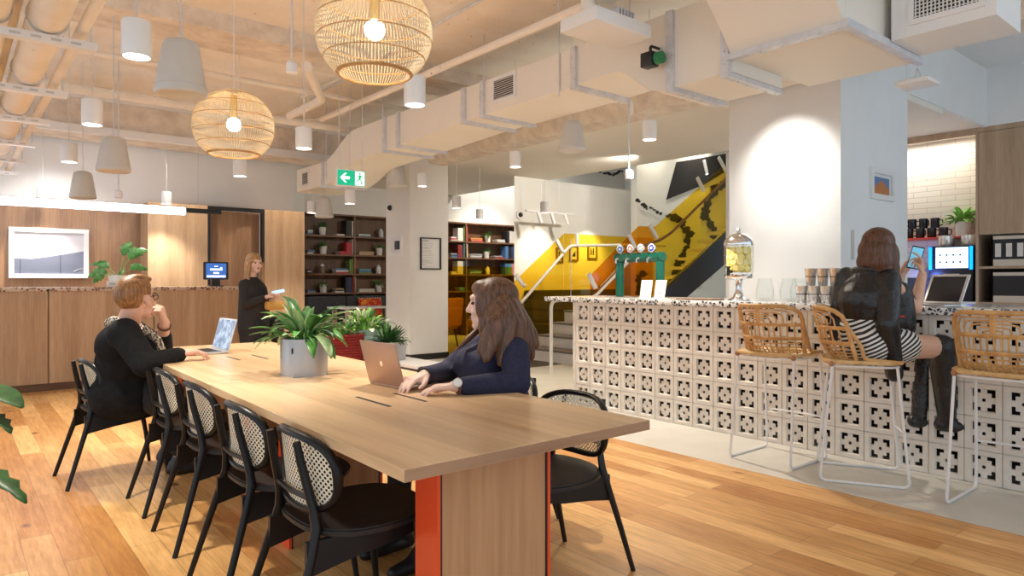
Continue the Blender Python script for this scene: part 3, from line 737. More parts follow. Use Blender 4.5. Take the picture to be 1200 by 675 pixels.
def foliage(parent, n, c, rad, L, wd, mats, seed, droop=.8, spread=(15,75), stem=.0, name='foliage', cut=0):
    rnd = random.Random(seed); m = MB(); st = MB()
    for i in range(n):
        m.mi = rnd.randrange(len(mats)); a = rnd.uniform(0, 2*PI); e = math.radians(rnd.uniform(*spread))
        d = Vector((math.cos(a)*math.cos(e), math.sin(a)*math.cos(e), math.sin(e)))
        b0 = Vector(c)+Vector((math.cos(a), math.sin(a), 0))*rad*rnd.random()*.6; k = rnd.uniform(.7,1.15)
        b1 = b0 + d*stem*k
        if stem: st.tube([b0, b0.lerp(b1,.5)+Vector((0,0,stem*.06)), b1], .0025 if stem < .3 else .005, 5)
        leaf(m, b1, d, L*k, wd*k, droop*rnd.uniform(.6,1.4), cut=cut)
    o = solid(m.done(name, mats, parent))
    if stem: st.done('stems', mats[0], parent)
    return o
def pot_lathe(r0, r1, h, th=.008): return [(0,0),(r0,0),(r1,h),(r1-th,h),(r1-th-.003,h*.88),(0,h*.88)]
def shelf_pot(x, y, z, lb, seed, bright=False, s=1.0):
    t = thing('potted_plant', lb, 'plant', (x, y, z), 0, 'small white plant pots')
    MB().lathe([(r*s, h*s) for r, h in pot_lathe(.055,.072,.15)], 24).done('pot', pot_white, t)
    MB().lathe([(0,.133*s),(.062*s,.133*s)], 20).done('soil', soil, t)
    foliage(t, 26, (0,0,.13*s), .05*s, .15*s, .018*s, [leaf_b if bright else leaf_a, leaf_a], seed, 1.1, (20,80))
    return t
# monstera on the reception desk
mp_ = PY(135, 330, 9.25)
mo = thing('potted_monstera', 'split leaf monstera plant on the reception desk', 'plant', (mp_.x+.05, 9.35, 1.118))
MB().lathe(pot_lathe(.09,.11,.14), 28).done('pot', pot_white, mo); MB().lathe([(0,.125),(.1,.125)],20).done('soil', soil, mo)
m = MB(); st = MB()
for a, e, s_, L in ((-3.0,20,.13,.22),(-2.5,5,.20,.2),(.2,60,.24,.25),(.5,75,.26,.2),(-.2,35,.15,.2),(2.9,45,.14,.2),(-1.6,30,.1,.2)):
    e = math.radians(e); d = Vector((math.cos(a)*math.cos(e), math.sin(a)*math.cos(e), math.sin(e))); b1 = Vector((0,0,.125))+d*s_
    st.tube([(0,0,.12),b1], .004, 6); leaf(m, b1, d, L, L*.40, .9, 9, up=Vector((.1,-1,.45)), cut=1)
solid(m.done('foliage', leaf_a, mo)); st.done('stems', leaf_b, mo)
# little white sign box on the desk
sb = PY(137, 333, 9.0)
tb2 = single('desk_sign', 'small white name block lying on the reception desk beside the monstera', 'sign', MB().rbox(-.10,.10,-.03,.03,0,.07,.004), white_plastic, (sb.x, 9.0, 1.118))
m = MB()
for i in range(9): m.box(-.07+i*.015, -.06+i*.015, -.0312, -.0302, .028, .044)
m.done('lettering', pm('grey_ink',(.35,.35,.38),.6), tb2)

# ================================================================ LONG TABLES
TH = .72
def table(lb, y0, y1, peds, slots, rev):
    t = thing('communal_table', lb, 'table', (0,0,0), math.radians(-1.1)*0)
    sk = lambda y: .887+(y-1.5)*.019     # the table stands a hair off square
    x0 = lambda y: sk(y); x1 = lambda y: sk(y)+.967
    m = MB(); e = MB(); z0, z1 = TH-.034, TH
    v = lambda x, y, z: m.b.verts.new((x,y,z))
    m.mi = 0
    A = [(x0(y0),y0),(x1(y0),y0),(x1(y1),y1),(x0(y1),y1)]
    top = [v(x,y,z1) for x,y in A]; bot = [v(x,y,z0) for x,y in A]
    m.b.faces.new(top); m.b.faces.new(bot[::-1])
    for i in range(4):
        f = m.b.faces.new([top[i], bot[i], bot[(i+1)%4], top[(i+1)%4]]); f.material_index = 1 if i in (0,2) else 0
    bmesh.ops.bevel(m.b, geom=list(m.b.edges), offset=.0015, segments=1, affect='EDGES')
    m.done('tabletop', [table_wood, table_end], t)
    cx = lambda y: sk(y)+.4835
    for y in peds:
        c = cx(y); p = MB(); p.mi = 0; p.box(c-.233+.012, c+.233-.012, y-.002, y+.112, 0, z0-.0005)
        pd = p.done('pedestal', ped_wood, t)
        MB().box(c-.233, c-.221, y-.008, y+.118, 0, z0-.0005).done('edge_plate', orange, pd); MB().box(c+.221, c+.233, y-.008, y+.118, 0, z0-.0005).done('edge_plate', orange, pd)
        MB().box(c-.2205, c-.214, y-.006, y-.0025, 0, z0-.001).done('shadow_gap', black, pd); MB().box(c+.214, c+.2205, y-.006, y-.0025, 0, z0-.001).done('shadow_gap', black, pd)
    MB().box(cx(y0)-.04, cx(y0)+.04, y0+.35, y1-.3, z0-.06, z0-.0005).done('rail', black, t)
    for (xa, ya, yb) in slots:
        MB().box(xa-.008, xa+.008, ya, yb, TH-.004, TH+.0008).done('cable_slot', dark, t)
    return t
a1, a2 = G(418,465,TH), G(457,476.6,TH); b1, b2 = G(461,461,TH), G(500.6,470.5,TH)
table('near oak communal table with orange edged pedestals', 1.505, 3.298, (1.75, 2.98), [((a1.x+a2.x)/2, a2.y, a1.y), ((b1.x+b2.x)/2, b2.y, b1.y)], 0)
c1, c2 = G(266.7,417.7,TH), G(280,422,TH); d1, d2 = G(296.7,415.7,TH), G(311.7,420.7,TH)
table('far oak communal table, seated man and silver laptop at its left side', 3.302, 5.315, (3.50, 4.95), [((c1.x+c2.x)/2, c2.y, c1.y), ((d1.x+d2.x)/2, d2.y, d1.y)], 1)

# ---- cane backed chairs; local +x is where the sitter looks, origin on the floor under the back posts
def chair():
    t = thing('cane_chair', 'x', 'chair', (0,0,0), 0, 'black cane backed chairs around the long table')
    m = MB(); pts = []
    for i in range(28):
        a = 2*PI*i/28; pts.append((.27+.225*math.copysign(abs(math.cos(a))**.75, math.cos(a)), .225*math.copysign(abs(math.sin(a))**.75, math.sin(a))))
    m.prism([(x,y,.405+.012*((x-.27)/.22)**2) for x,y in pts], (0,0,.024)); bmesh.ops.bevel(m.b, geom=[e for e in m.b.edges if e.is_boundary is False and e.calc_face_angle(0) > 1], offset=.006, segments=2, affect='EDGES')
    m.done('seat', seat_black, t, angle=50)
    for s in (-1, 1):
        m = MB().tube([(.018,s*.112,.705),(.03,s*.118,.64),(.062,s*.135,.50),(.066,s*.150,.44),(.045,s*.163,.36),(-.01,s*.185,.18),(-.065,s*.203,0)],
                      [(.010,.012),(.011,.014),(.012,.016),(.013,.017),(.012,.015),(.011,.013),(.009,.011)], 10, flat=(0,1,0)); m.done('leg', black_wood, t)
        MB().tube([(.40,s*.165,.41),(.44,s*.19,.2),(.465,s*.205,0)], [.016,.014,.010], 10).done('leg', black_wood, t)
        MB().prism([(.03,s*.160,.405),(.42,s*.178,.412),(.42,s*.178,.37),(.30,s*.176,.345),(.16,s*.17,.325),(.03,s*.165,.30)], (0,-s*.018,0)).done('side_rail', black_wood, t)
    R = .38; cy = lambda y: .052+.0 + (R-math.sqrt(R*R-y*y))*.9
    rim = []; H, Wd, zc = .120, .208, .597
    for i in range(40):
        a = 2*PI*i/40; y = Wd*math.copysign(abs(math.cos(a))**.72, math.cos(a)); z = zc+H*math.copysign(abs(math.sin(a))**.72, math.sin(a)); rim.append(Vector((cy(y)-.10*(z-zc), y, z)))
    MB().tube(rim, (.016,.011), 10, closed=True, flat=(1,0,0)).done('back_frame', black_wood, t)
    m = MB(); nx = 16
    cols = []
    for i in range(nx+1):
        y = -.198+.396*i/nx; k = max(0, 1-abs(y/.206)**2.6)**(1/2.6); hh = H*.95*k
        cols.append([m.b.verts.new((cy(y)-.10*hh*(1-2*j/6)*1.0+.0, y, zc+hh*(1-2*j/6))) for j in range(7)])
    for a, c in zip(cols, cols[1:]):
        for j in range(6): m.b.faces.new([a[j], a[j+1], c[j+1], c[j]])
    m.done('cane_panel', cane, t)
    MB().tube([(.0515,-.13,.53),(.040,0,.53),(.0515,.13,.53)], .009, 8).done('back_stretcher', black_wood, t)
    return t
ch0 = chair()
CHS = [(.80,2.14,0,'black cane backed chair at the left table side, nearest the camera, seat fully in view'), (.80,2.72,0,'black cane backed chair at the left table side, second from the camera'),
       (.815,3.40,0,'black cane backed chair at the left table side, third from the camera'), (.82,4.03,0,'black cane backed chair at the left table side, next to the seated man'),
       (.57,4.80,.05,'black cane backed chair the man in the black jacket sits on'), (2.115,2.06,PI,'black cane backed chair at the right table side, empty, back rim above the table corner'),
       (2.29,2.70,PI+.05,'black cane backed chair the woman in the navy jumper sits on')]
for i, (x, y, rz, lb) in enumerate(CHS):
    o = ch0 if i == 0 else dup(ch0)
    o.location = (x, y, 0); o.rotation_euler = (0, 0, rz); o['label'] = lb

# ---- things on the tables
pp = G(361, 440.5, TH)
tp = thing('table_planter', 'big leafy peace lily in a grey metal oval planter on the long table', 'plant', (pp.x, pp.y+.05, TH))
m = MB(); rings = []
prof_ = [(.0,0),(1,0),(1,.185),(.96,.185),(.95,.165),(0,.165)]
for r, z in prof_:
    rings.append([m.b.verts.new((r*.118*math.cos(2*PI*k/40)+0, r*.088*math.sin(2*PI*k/40), z)) for k in range(40)] if r else [m.b.verts.new((0,0,z))])
for a, c in zip(rings, rings[1:]):
    for j in range(40):
        q = ([a[0]] if len(a) == 1 else [a[j], a[(j+1)%40]]) + ([c[0]] if len(c) == 1 else [c[(j+1)%40], c[j]]); m.b.faces.new(q)
pt = m.done('planter', pm('zinc',(.42,.42,.43),.28,.55), tp); pt.rotation_euler = (0,0,-.66)
MB().ball((0,0,.160), (.095,.07,.012), 20).done('soil', soil, tp).rotation_euler = (0,0,-.66)
MB().rbox(-.004,.004,-.001,.001,-.010,.012,.0008).ball((0,0,.014),.004,8).done('emblem', black, tp).location = (-.082,-.052,.125)
foliage(tp, 58, (0,0,.165), .075, .19, .029, [leaf_a, leafmat('leaf_pale',(.22,.36,.14),(.42,.55,.30)), leaf_a, leaf_c], 5, .95, (12,78), .07)
m = MB(); leaf(m, (-.01,.0,.17), (-.15,0,1), .22, .028, .15); leaf(m, (.01,.0,.17), (.10,-.05,1), .17, .026, .15); solid(m.done('upright_leaves', leaf_a, tp))

def laptop(lb, loc, rz, open_deg, w_, d_, shell, scr, tilt=0):
    """hinge along local y at x=0, keyboard towards +x, lid rises from the hinge"""
    t = thing('laptop', lb, 'laptop', tuple(loc), rz)
    MB().rbox(0, d_, -w_/2, w_/2, .001, .014, .004).done('base', shell, t)
    k = MB()
    for i in range(5):
        for j in range(12): k.box(.035+i*.019, .051+i*.019, -w_*.42+j*w_*.07, -w_*.42+(j+.86)*w_*.07, .0142, .0156)
    k.done('keyboard', black, t)
    MB().box(.14, d_-.012, -.05, .05, .0142, .0147).done('trackpad', shell, t)
    a = math.radians(open_deg)
    R = Matrix.Translation((.0,0,.012)) @ Matrix.Rotation(-(a), 4, 'Y')
    ld = MB().rbox(0, d_, -w_/2, w_/2, -.004, .003, .003, M_=R).done('lid', shell, t)
    MB().box(.010, d_-.010, -w_/2+.010, w_/2-.010, -.0047, -.0042, M_=R).done('screen', scr, ld)
    # bezel-free emblem on the back of the lid
    MB().ball(R @ Vector((d_*.5,0,.0032)), (.013,.011,.0006), 16, R.to_3x3()).done('emblem', chrome, ld)
    return t
silver = pm('silver_alu', (.68,.69,.70), .3, .6); rose = pm('rose_alu', (.42,.27,.20), .38, .5)
scr_m = pm('screen_content', (.25,.33,.45), .2); nt, N, L, b = nodes(scr_m)
vv_ = ramp(nt, noisetex(nt, texco(nt,(1,1,1)), 18, 3), [(.42,(.14,.20,.30)),(.6,(.32,.41,.54))]); L.new(vv_, b.inputs['Base Color']); L.new(vv_, b.inputs['Emission Color']); b.inputs['Emission Strength'].default_value = .7
lp = G(258, 412, TH)
laptop('silver laptop in front of the seated man, screen lit blue', (lp.x, lp.y, TH), math.radians(183), 105, .31, .215, silver, scr_m)
lp2 = (G(437,450,TH)+G(475,457,TH))/2
laptop('rose brown laptop the woman in navy types on, lid back to the camera', (lp2.x-.01, lp2.y, TH), math.radians(4), 105, .285, .20, rose, black)
# ================================================================ BREEZE BLOCK BAR
BX = 4.68; PYb = .193; NB = 28; BY1 = 4.745-.035
bar = thing('bar_counter', 'long bar front of pale pierced breeze blocks', 'bar', (BX, 0, 0))
G8 = [0,.17,.36,.425,.575,.64,.83,1]
HOLES = {(0,0),(1,0),(0,1),(6,0),(5,0),(6,1),(0,6),(1,6),(0,5),(6,6),(5,6),(6,5),(3,3)}
HB = .985/5
def block_mesh():
    m = MB(); bw, bh = PYb-.006, HB-.006; i0 = .16
    def q(pts): m.b.faces.new([m.b.verts.new(p) for p in pts])
    y0, y1, z0, z1 = 0, bw, 0, bh; a0, a1, c0, c1 = bw*i0, bw*(1-i0), bh*i0*.85, bh*(1-i0*.85)
    rim = [(y0,z0),(y1,z0),(y1,z1),(y0,z1)]; inn = [(a0,c0),(a1,c0),(a1,c1),(a0,c1)]; rec = .014; dp = .021
    in2 = [(y+(.006 if y < bw/2 else -.006), z+(.006 if z < bh/2 else -.006)) for y, z in inn]
    for i in range(4):
        j = (i+1)%4
        q([(0,*rim[i]),(0,*rim[j]),(0,*inn[j]),(0,*inn[i])]); q([(0,*inn[i]),(0,*inn[j]),(rec,*in2[j]),(rec,*in2[i])]); q([(0,*rim[i]),(.02,*rim[i]),(.02,*rim[j]),(0,*rim[j])])
    ys = [in2[0][0]+(in2[1][0]-in2[0][0])*g for g in G8]; zs = [in2[0][1]+(in2[2][1]-in2[0][1])*g for g in G8]
    for i in range(7):
        for j in range(7):
            A = [(ys[i],zs[j]),(ys[i+1],zs[j]),(ys[i+1],zs[j+1]),(ys[i],zs[j+1])]
            if (i,j) in HOLES:
                for e, (di,dj) in enumerate(((0,-1),(1,0),(0,1),(-1,0))):
                    if (i+di,j+dj) not in HOLES:
                        f = (e+1)%4; q([(rec,*A[e]),(dp,*A[e]),(dp,*A[f]),(rec,*A[f])])
            else: q([(rec,*p) for p in A])
    return m.b
proto = block_mesh(); m = MB()
for r in range(5):
    for k in range(NB):
        t = proto.copy(); m.add(t, Matrix.Translation((0, BY1-(k+1)*PYb+.003, r*HB+.003)))
proto.free()
for f in m.b.faces: f.smooth = False
m.done('block_front', breeze, bar, smooth=False)
jm = MB()
for r in range(6): jm.box(.006,.02, BY1-NB*PYb, BY1, r*HB-.003*(r>0), r*HB+.003)
for k in range(NB+1): jm.box(.006,.02, BY1-k*PYb-.003, BY1-k*PYb+.003, 0, .985)
jm.done('mortar', pm('mortar',(.60,.54,.47),.9), bar)
MB().box(.0,.60, BY1, BY1+.035, 0, .985).done('end_post', breeze, bar)
MB().box(.55,.60, BY1-NB*PYb, BY1, 0, .985).box(.02,.55, BY1-NB*PYb,BY1-NB*PYb+.02,0,.985).done('liner', dark, bar)
BT = 1.032
o = MB().rbox(BX-.035, BX+.86, BY1-NB*PYb, 5.12, .986, BT, .003).done('bar_countertop', terr); tag(o, 'black and white speckled terrazzo top of the bar', 'countertop')

# ---- rattan bar stools; local +x is where the sitter looks
def stool():
    t = thing('bar_stool', 'x', 'bar stool', (0,0,0), 0, 'rattan bar stools along the bar')
    SZ = .715
    def loop(hx, hy, z, n=32, ex=.6):
        return [(hx*math.copysign(abs(math.cos(2*PI*i/n))**ex, math.cos(2*PI*i/n)), hy*math.copysign(abs(math.sin(2*PI*i/n))**ex, math.sin(2*PI*i/n)), z) for i in range(n)]
    s = MB()
    s.tube([(x,y,z+.02*(x>.1)*0) for x,y,z in loop(.215,.225,SZ)], .012, 8, closed=True)
    for i in range(19):
        x = -.19+.38*i/18; h = .205*(1-abs(x/.215)**4)**.25
        s.tube([(x,-h,SZ+.004),(x,-h*.5,SZ-.010),(x,0,SZ-.014),(x,h*.5,SZ-.010),(x,h,SZ+.004)], .0062, 6)
    for i in range(9):
        y = -.18+.36*i/8; h = .20*(1-abs(y/.225)**4)**.25
        s.tube([(-h,y,SZ+.004),(0,y,SZ-.006-.006*(1-abs(y)/.2)),(h,y,SZ+.004)], .0055, 6)
    s.done('seat', rattan_pale, t)
    # back shell: plan curve wraps round the sitter; height leans back
    def bp(u, z):   # u in -1..1 across, z height
        k = (z-SZ)/(1.03-SZ); y = u*(.205+.02*k); x = -.205-.055*k+ .17*abs(u)**2.6*(1-.15*k)
        if k < .3: x += .06*((.3-k)/.3)**1.6*(1-abs(u)**2)
        return Vector((x, y, z))
    r = MB()
    outer = [bp(-1,SZ), bp(-1,.78), bp(-1,.86), bp(-1,.94), bp(-.97,.985), bp(-.87,1.015), bp(-.7,1.03)] + [bp(-.7+1.4*i/8, 1.032) for i in range(1,8)] + [bp(.7,1.03), bp(.87,1.015), bp(.97,.985), bp(1,.94), bp(1,.86), bp(1,.78), bp(1,SZ)]
    r.tube(outer, .0135, 10)
    for s_ in (-1, 1): r.tube(bend([bp(s_,.93), bp(s_*1.0,.80)+Vector((.05,0,0)), Vector((.0,s_*.225,SZ+.02)), Vector((.20,s_*.20,SZ+.005))], .08), .0115, 8)
    r.done('backrest', rattan, t)
    v = MB()
    for z, rad in ((.915,.0085),(.905,.005),(.825,.0085),(.815,.005)): v.tube([bp(-1+2*i/14, z) for i in range(15)], rad, 8)
    for i in range(13):
        u = -.86+1.72*i/12; v.tube([bp(u,z) for z in (.915,.87,.82,.77,.74,.72)], .0052, 6)
    for kk in range(5):
        uw = .82-.16*kk; top = 1.008-.017*kk; pts = [bp(-uw,.915), bp(-uw,.915+(top-.915)*.55), bp(-uw*.9,.915+(top-.915)*.88), bp(-uw*.62,top)] + [bp(-uw*.62+uw*1.24*i/4, top+.001) for i in (1,2,3)] + [bp(uw*.62,top), bp(uw*.9,.915+(top-.915)*.88), bp(uw,.915+(top-.915)*.55), bp(uw,.915)]
        v.tube(pts, .0055, 6)
    for z in (.79,.765,.745,.73): v.tube([bp(-.93+1.86*i/14, z)+Vector((.004,0,0)) for i in range(15)], .0048, 6)
    for du in (-.035, 0, .035): v.tube([bp(du,.915)-Vector((.006,0,0)), bp(du,1.03)-Vector((.006,0,0))], .006, 6)
    v.done('back_weave', rattan, t)
    fz = SZ-.024
    MB().tube(loop(.205,.215,fz), .0075, 8, closed=True).done('seat_ring', white_m, t)
    for s_ in (-1, 1):
        MB().tube(bend([(-.165,s_*.20,fz),(-.235,s_*.215,.009),(.235,s_*.215,.009),(.175,s_*.20,fz)], .04), .0085, 8).done('sled_leg', white_m, t)
    MB().tube(bend([(-.205,-.207,.27),(-.10,-.207,.27)],.01), .0001, 4) and MB().tube([(.214,-.208,.28),(.235,0,.28),(.214,.208,.28)], .0075, 8).done('footrest', white_m, t)
    for s_ in (-1,1): MB().ball((-.17,s_*.20,fz+.01), (.016,.016,.018), 10).done('leg_cap', pm('copper_cap',(.45,.2,.09),.5), t)
    return t
st0 = stool()
for i, (x, y, rz, lb) in enumerate([(4.31, 2.41, 0, 'left rattan bar stool, empty, back to the camera'), (4.31, 1.87, math.radians(-62), 'middle rattan bar stool, turned sideways under the woman in the leather jacket'),
                                     (4.335, 1.12, 0, 'right rattan bar stool, empty, cut off by the picture edge')]):
    o = st0 if i == 0 else dup(st0)
    o.location = (x, y, 0); o.rotation_euler = (0,0,rz); o['label'] = lb

# ---- things on the bar
green = pm('tap_green', (.0,.09,.055), .25)
tt = thing('tap_tower', 'green arched drinks tap tower with four round badges on the bar', 'tap tower', (5.15, 4.31, BT))
MB().rbox(-.03,.03,-.285,-.215,0,.40,.012).done('post', green, tt); MB().rbox(-.03,.03,.215,.285,0,.40,.012).done('post', green, tt); MB().tube([(0,-.29,.385),(0,.29,.385)], .046, 20).done('crossbar', green, tt)
m = MB()
for k in range(5): m.tube([(0,-.25+k*.125-.006,.385),(0,-.25+k*.125+.006,.385)], .0485, 20)
m.done('collars', pm('tap_green_dark',(.0,.045,.03),.3), tt)
bc = [(.06,.16,.42),(.55,.30,.22),(.35,.40,.36),(.05,.08,.45)]
for k in range(4):
    y = .21-k*.13; bdg = MB().tube([(-.03,y,.47),(-.045,y,.47)], .042, 20).tube([(-.02,y,.40),(-.03,y,.44)], .01, 8).done('badge_rim', chrome, tt)
    MB().tube([(-.0455,y,.47),(-.047,y,.47)], .030, 18).done('badge_face', pm('badge_%s' % 'abcd'[k], bc[k], .4), bdg)
    MB().ball((-.0475,y,.47), (.0008,.016,.012), 12).done('badge_mark', white_m, bdg)
    MB().tube(bend([(-.04,y,.375),(-.10,y,.375),(-.105,y,.33)], .02), .009, 8).done('spout', chrome, tt)
def tent(py_, lb, rz, marks):
    t = thing('menu_card', lb, 'menu card', (4.93, py_, BT), rz)
    R = Matrix.Rotation(.22, 4, 'Y')
    MB().rbox(-.002,.002,-.06,.06,0,.17,.001, M_=R).done('card', pm('cream_card',(.83,.80,.68),.6), t)
    MB().box(-.02,.05,-.06,.06,0,.004).done('foot', pm('cream_card',(.83,.80,.68),.6), t)
    m = MB(); rnd = random.Random(marks)
    for z, w_, h_ in ((.137,.034,.003),(.120,.026,.006),(.098,.014,.014),(.072,.004,.003),(.045,.020,.013),(.020,.012,.002))[marks-1:]:
        x = -w_
        while x < w_:
            d_ = rnd.uniform(.003,.007); m.box(-.0034,-.0027,x,min(w_,x+d_*.8),z,z+h_*rnd.uniform(.5,1), M_=R); x += d_
    m.done('print_lines', pm('grey_ink',(.35,.35,.38),.6), t)
tent(4.06, 'left cream menu card standing before the green tap tower', .1, 1)
tent(3.90, 'right cream menu card standing beside the green tap tower', .0, 2)

# fruit water dispenser
fd = thing('drinks_dispenser', 'tall glass water dispenser full of lemon slices on a silver pedestal', 'dispenser', (4.97, 3.12, BT))
MB().lathe([(0,0),(.085,0),(.085,.012),(.05,.03),(.028,.07),(.022,.10),(.026,.15),(.03,.165),(.06,.172),(.105,.18),(.112,.19),(.112,.215),(0,.215)], 32).done('pedestal', chrome, fd)
MB().lathe([(.105,.216),(.113,.235),(.116,.30),(.116,.45),(.113,.452),(.113,.30),(.110,.237),(.103,.22)], 32).done('jar', clear, fd)
MB().lathe([(.118,.448),(.12,.456),(.112,.49),(.085,.525),(.045,.545),(.015,.55),(.012,.565),(.018,.575),(.012,.588),(0,.59)], 32).lathe([(0,.448),(.118,.448)],32).done('lid', chrome, fd)
lem = noisy('lemon_rind', (.90,.66,.02), (.96,.76,.05), 20, .4); lem2 = noisy('lemon_flesh', (.92,.80,.22), (.97,.88,.42), 60, .35)
rnd = random.Random(3); m = MB(); m2 = MB()
for ring_, (rr, nn) in enumerate(((.088,11),(.045,5))):
    for lv in range(4):
        for k in range(nn):
            a = 2*PI*(k+.5*(lv%2))/nn+rnd.uniform(-.12,.12); z = .262+lv*.048+rnd.uniform(-.006,.006); d = Vector((math.cos(a),math.sin(a),rnd.uniform(-.12,.12))).normalized()
            p = Vector((rr*math.cos(a), rr*math.sin(a), z)); m.tube([p-d*.004, p+d*.004], .030, 16); m2.tube([p+d*.0042, p+d*.005], .026, 16)
o = m.done('lemon_slices', lem, fd); o['kind'] = 'stuff'; o2 = m2.done('slice_flesh', lem2, o)
MB().tube([(-.105,.0,.235),(-.15,0,.235)], .012, 10).tube([(-.15,0,.27),(-.15,0,.205)], .013, 10).tube([(-.15,-.022,.272),(-.15,.022,.272)], .006, 8).done('tap', black, fd)
single('serving_board', 'flat dark wooden board lying beside the lemon water dispenser', 'board', MB().rbox(-.10,.10,-.17,.17,0,.012,.004), shelf_wood, (4.86, 3.42, BT), .1)
# glass jugs
def jug(p, lb):
    t = thing('glass_jug', lb, 'jug', p, 0, 'clear glass water jugs')
    MB().lathe([(0,0),(.055,0),(.068,.02),(.07,.08),(.058,.14),(.052,.165),(.056,.18),(.053,.18),(.049,.165),(.055,.14),(.066,.08),(.064,.024),(0,.008)], 24).done('vessel', clear, t)
    MB().tube(bend([(.02,-.055,.155),(.02,-.115,.15),(.02,-.11,.05),(.02,-.066,.045)], .03), .006, 8).done('handle', clear, t)
jug((5.04, 2.93, BT), 'left clear glass jug right of the lemon dispenser'); jug((5.12, 2.77, BT), 'middle clear glass jug behind the steel cups'); jug((5.3, 2.78, BT), 'rear clear glass jug between dispenser and steel cups')
# steel cups: a lower row and stacks above
def cup():
    t = thing('steel_cup', 'x', 'cup', (0,0,0), 0, 'brushed steel cups stacked on the bar')
    MB().lathe([(0,.001),(.030,0),(.032,.004),(.041,.122),(.043,.125),(.039,.125),(.0385,.118),(.030,.008),(0,.006)], 24).done('body', steel, t)
    MB().lathe([(.0372,.062),(.0376,.067)], 24).done('stamp_line', black, t)
    return t
cp_ = cup(); n = 0
for row, (x, z, ys, nm) in enumerate([(4.80, BT, [2.50,2.41,2.32,2.23,2.14], 'lower front row'), (4.89, BT, [2.47,2.38,2.29,2.20], 'lower rear row'), (4.845, BT+.126, [2.455,2.365,2.275,2.185], 'upper row')]):
    for k, y in enumerate(ys):
        o = cp_ if n == 0 else dup(cp_)
        n += 1; o.location = (x, y, z); o['label'] = 'brushed steel cup, %s from the left in the %s' % (ORD[k], nm)
# laptop on the bar: silver stand-like base, dark screen towards the camera
bp0 = W(1098, 358, 4.62)
bl_ = thing('bar_laptop', 'silver tablet on a sloped stand with a dark screen on the bar', 'tablet', (4.98, 1.66, BT), math.radians(180-14))
MB().rbox(-.02,.15,-.125,.125,0,.012,.004).done('base', silver, bl_)
R = Matrix.Translation((-.02,0,.012)) @ Matrix.Rotation(math.radians(-28), 4, 'Y')
ld = MB().rbox(-.006,.006,-.125,.125,0,.215,.004, M_=R).done('lid', silver, bl_)
MB().box(.0062,.0072,-.108,.108,.014,.198, M_=R).done('screen', pm('dark_screen',(.02,.022,.028),.15), ld)
MB().tube([R @ Vector((0,-.05,.213)), R @ Vector((0,.05,.213))], .008, 8).done('clip', silver, ld)

# ================================================================ KITCHEN JOINERY
KX = 9.7
kc = thing('tall_cabinet', 'tall pale oak kitchen cabinet housing two ovens', 'cabinet', (KX, 0, 0))
y1 = 2.84
MB().box(0,.55,y1-.03,y1,0,3.06).box(0,.55,-1.2,y1-.03,3.0,3.06).done('carcass', pale_oak, kc)
MB().box(-.002,.02,.9,y1-.035,1.75,2.995).done('door', pale_oak, kc); MB().box(-.002,.02,-1.2,.893,1.75,2.995).done('door', pale_oak, kc)
MB().box(.0,.5,-1.2,y1-.03,1.335,1.365).box(.0,.5,-1.2,y1-.03,.90,.93).done('shelf', pale_oak, kc)
MB().box(.45,.5,-1.2,y1-.03,.93,1.75).done('niche_back', dark, kc)
MB().box(.0,.5,-1.2,y1-.03,0,.90).done('lower_front', pale_oak, kc)
MB().box(0,.03,y1,5.5,2.98,3.06).done('header', pale_oak, kc)
oven_face = pm('oven_black',(.02,.02,.022),.12)
def oven(z0, lb, cups):
    t = thing('built_in_oven', lb, 'oven', (KX+.02, 2.30, z0), 0, 'built in ovens in the tall cabinet')
    MB().box(0,.40,-.40,.36,0,.36).done('body', black, t)
    MB().box(-.012,-.0,-.40,.36,.08,.32).done('glass_door', oven_face, t)
    MB().box(-.014,-.0,-.40,.36,0,.08).box(-.014,0,-.40,.36,.32,.36).done('steel_trim', pm('champagne_trim',(.66,.58,.48),.35,.3), t)
    MB().box(-.016,-.014,-.16,-.02,.03,.05).done('display', black, t)
    if cups:
        m = MB()
        for k in range(6): m.box(-.0135,-.0125,.28-k*.11,.34-k*.11,.11,.27)
        m.done('inner_racks', steel, t)
    return t
oven(1.366, 'upper built in oven in the pale oak cabinet', True); oven(.9305, 'lower built in oven in the pale oak cabinet', False)
single('red_shelf', 'thin red metal shelf on the tiled kitchen wall', 'shelf', MB().box(9.98,10.249,2.82,5.4,1.735,1.76), pm('red_metal',(.75,.07,.03),.4))
bcx = thing('back_counter', 'low pale oak kitchen base unit along the tiled wall', 'cabinet', (9.72,0,0))
MB().box(0,.52,2.845,5.49,0,.90).done('body', pale_oak, bcx); MB().box(-.02,.525,2.845,5.49,.90,.93).done('worktop', white_m, bcx)
def mug():
    t = thing('black_mug', 'x', 'mug', (0,0,0), 0, 'black mugs on the red kitchen shelf')
    MB().lathe([(0,0),(.046,0),(.052,.01),(.054,.13),(.049,.13),(.047,.012),(0,.01)], 20).done('body', pm('black_glaze',(.015,.015,.018),.12), t)
    MB().tube([(.0,-.052,.105),(.0,-.085,.10),(.0,-.09,.065),(.0,-.08,.035),(.0,-.052,.03)], .008, 8).done('handle', M['black_glaze'], t)
    return t
mg = mug(); n = 0
for nm, z, ys in (('lower row', 1.7605, [4.02,3.88,3.74,3.60,3.46,3.32]), ('upper row', 1.8910, [3.98,3.84,3.70,3.56,3.42])):
    for k, y in enumerate(ys):
        o = mg if n == 0 else dup(mg)
        n += 1; o.location = (10.10, y, z); o.rotation_euler = (0,0,(-.5,.1,.4)[k%3]); o['label'] = 'black glossy mug, %s from the left in the %s of the red shelf' % (ORD[k], nm)
kp_ = thing('shelf_plant', 'bright green bushy plant in a white pot on the red kitchen shelf', 'plant', (10.10, 3.10, 1.7605))
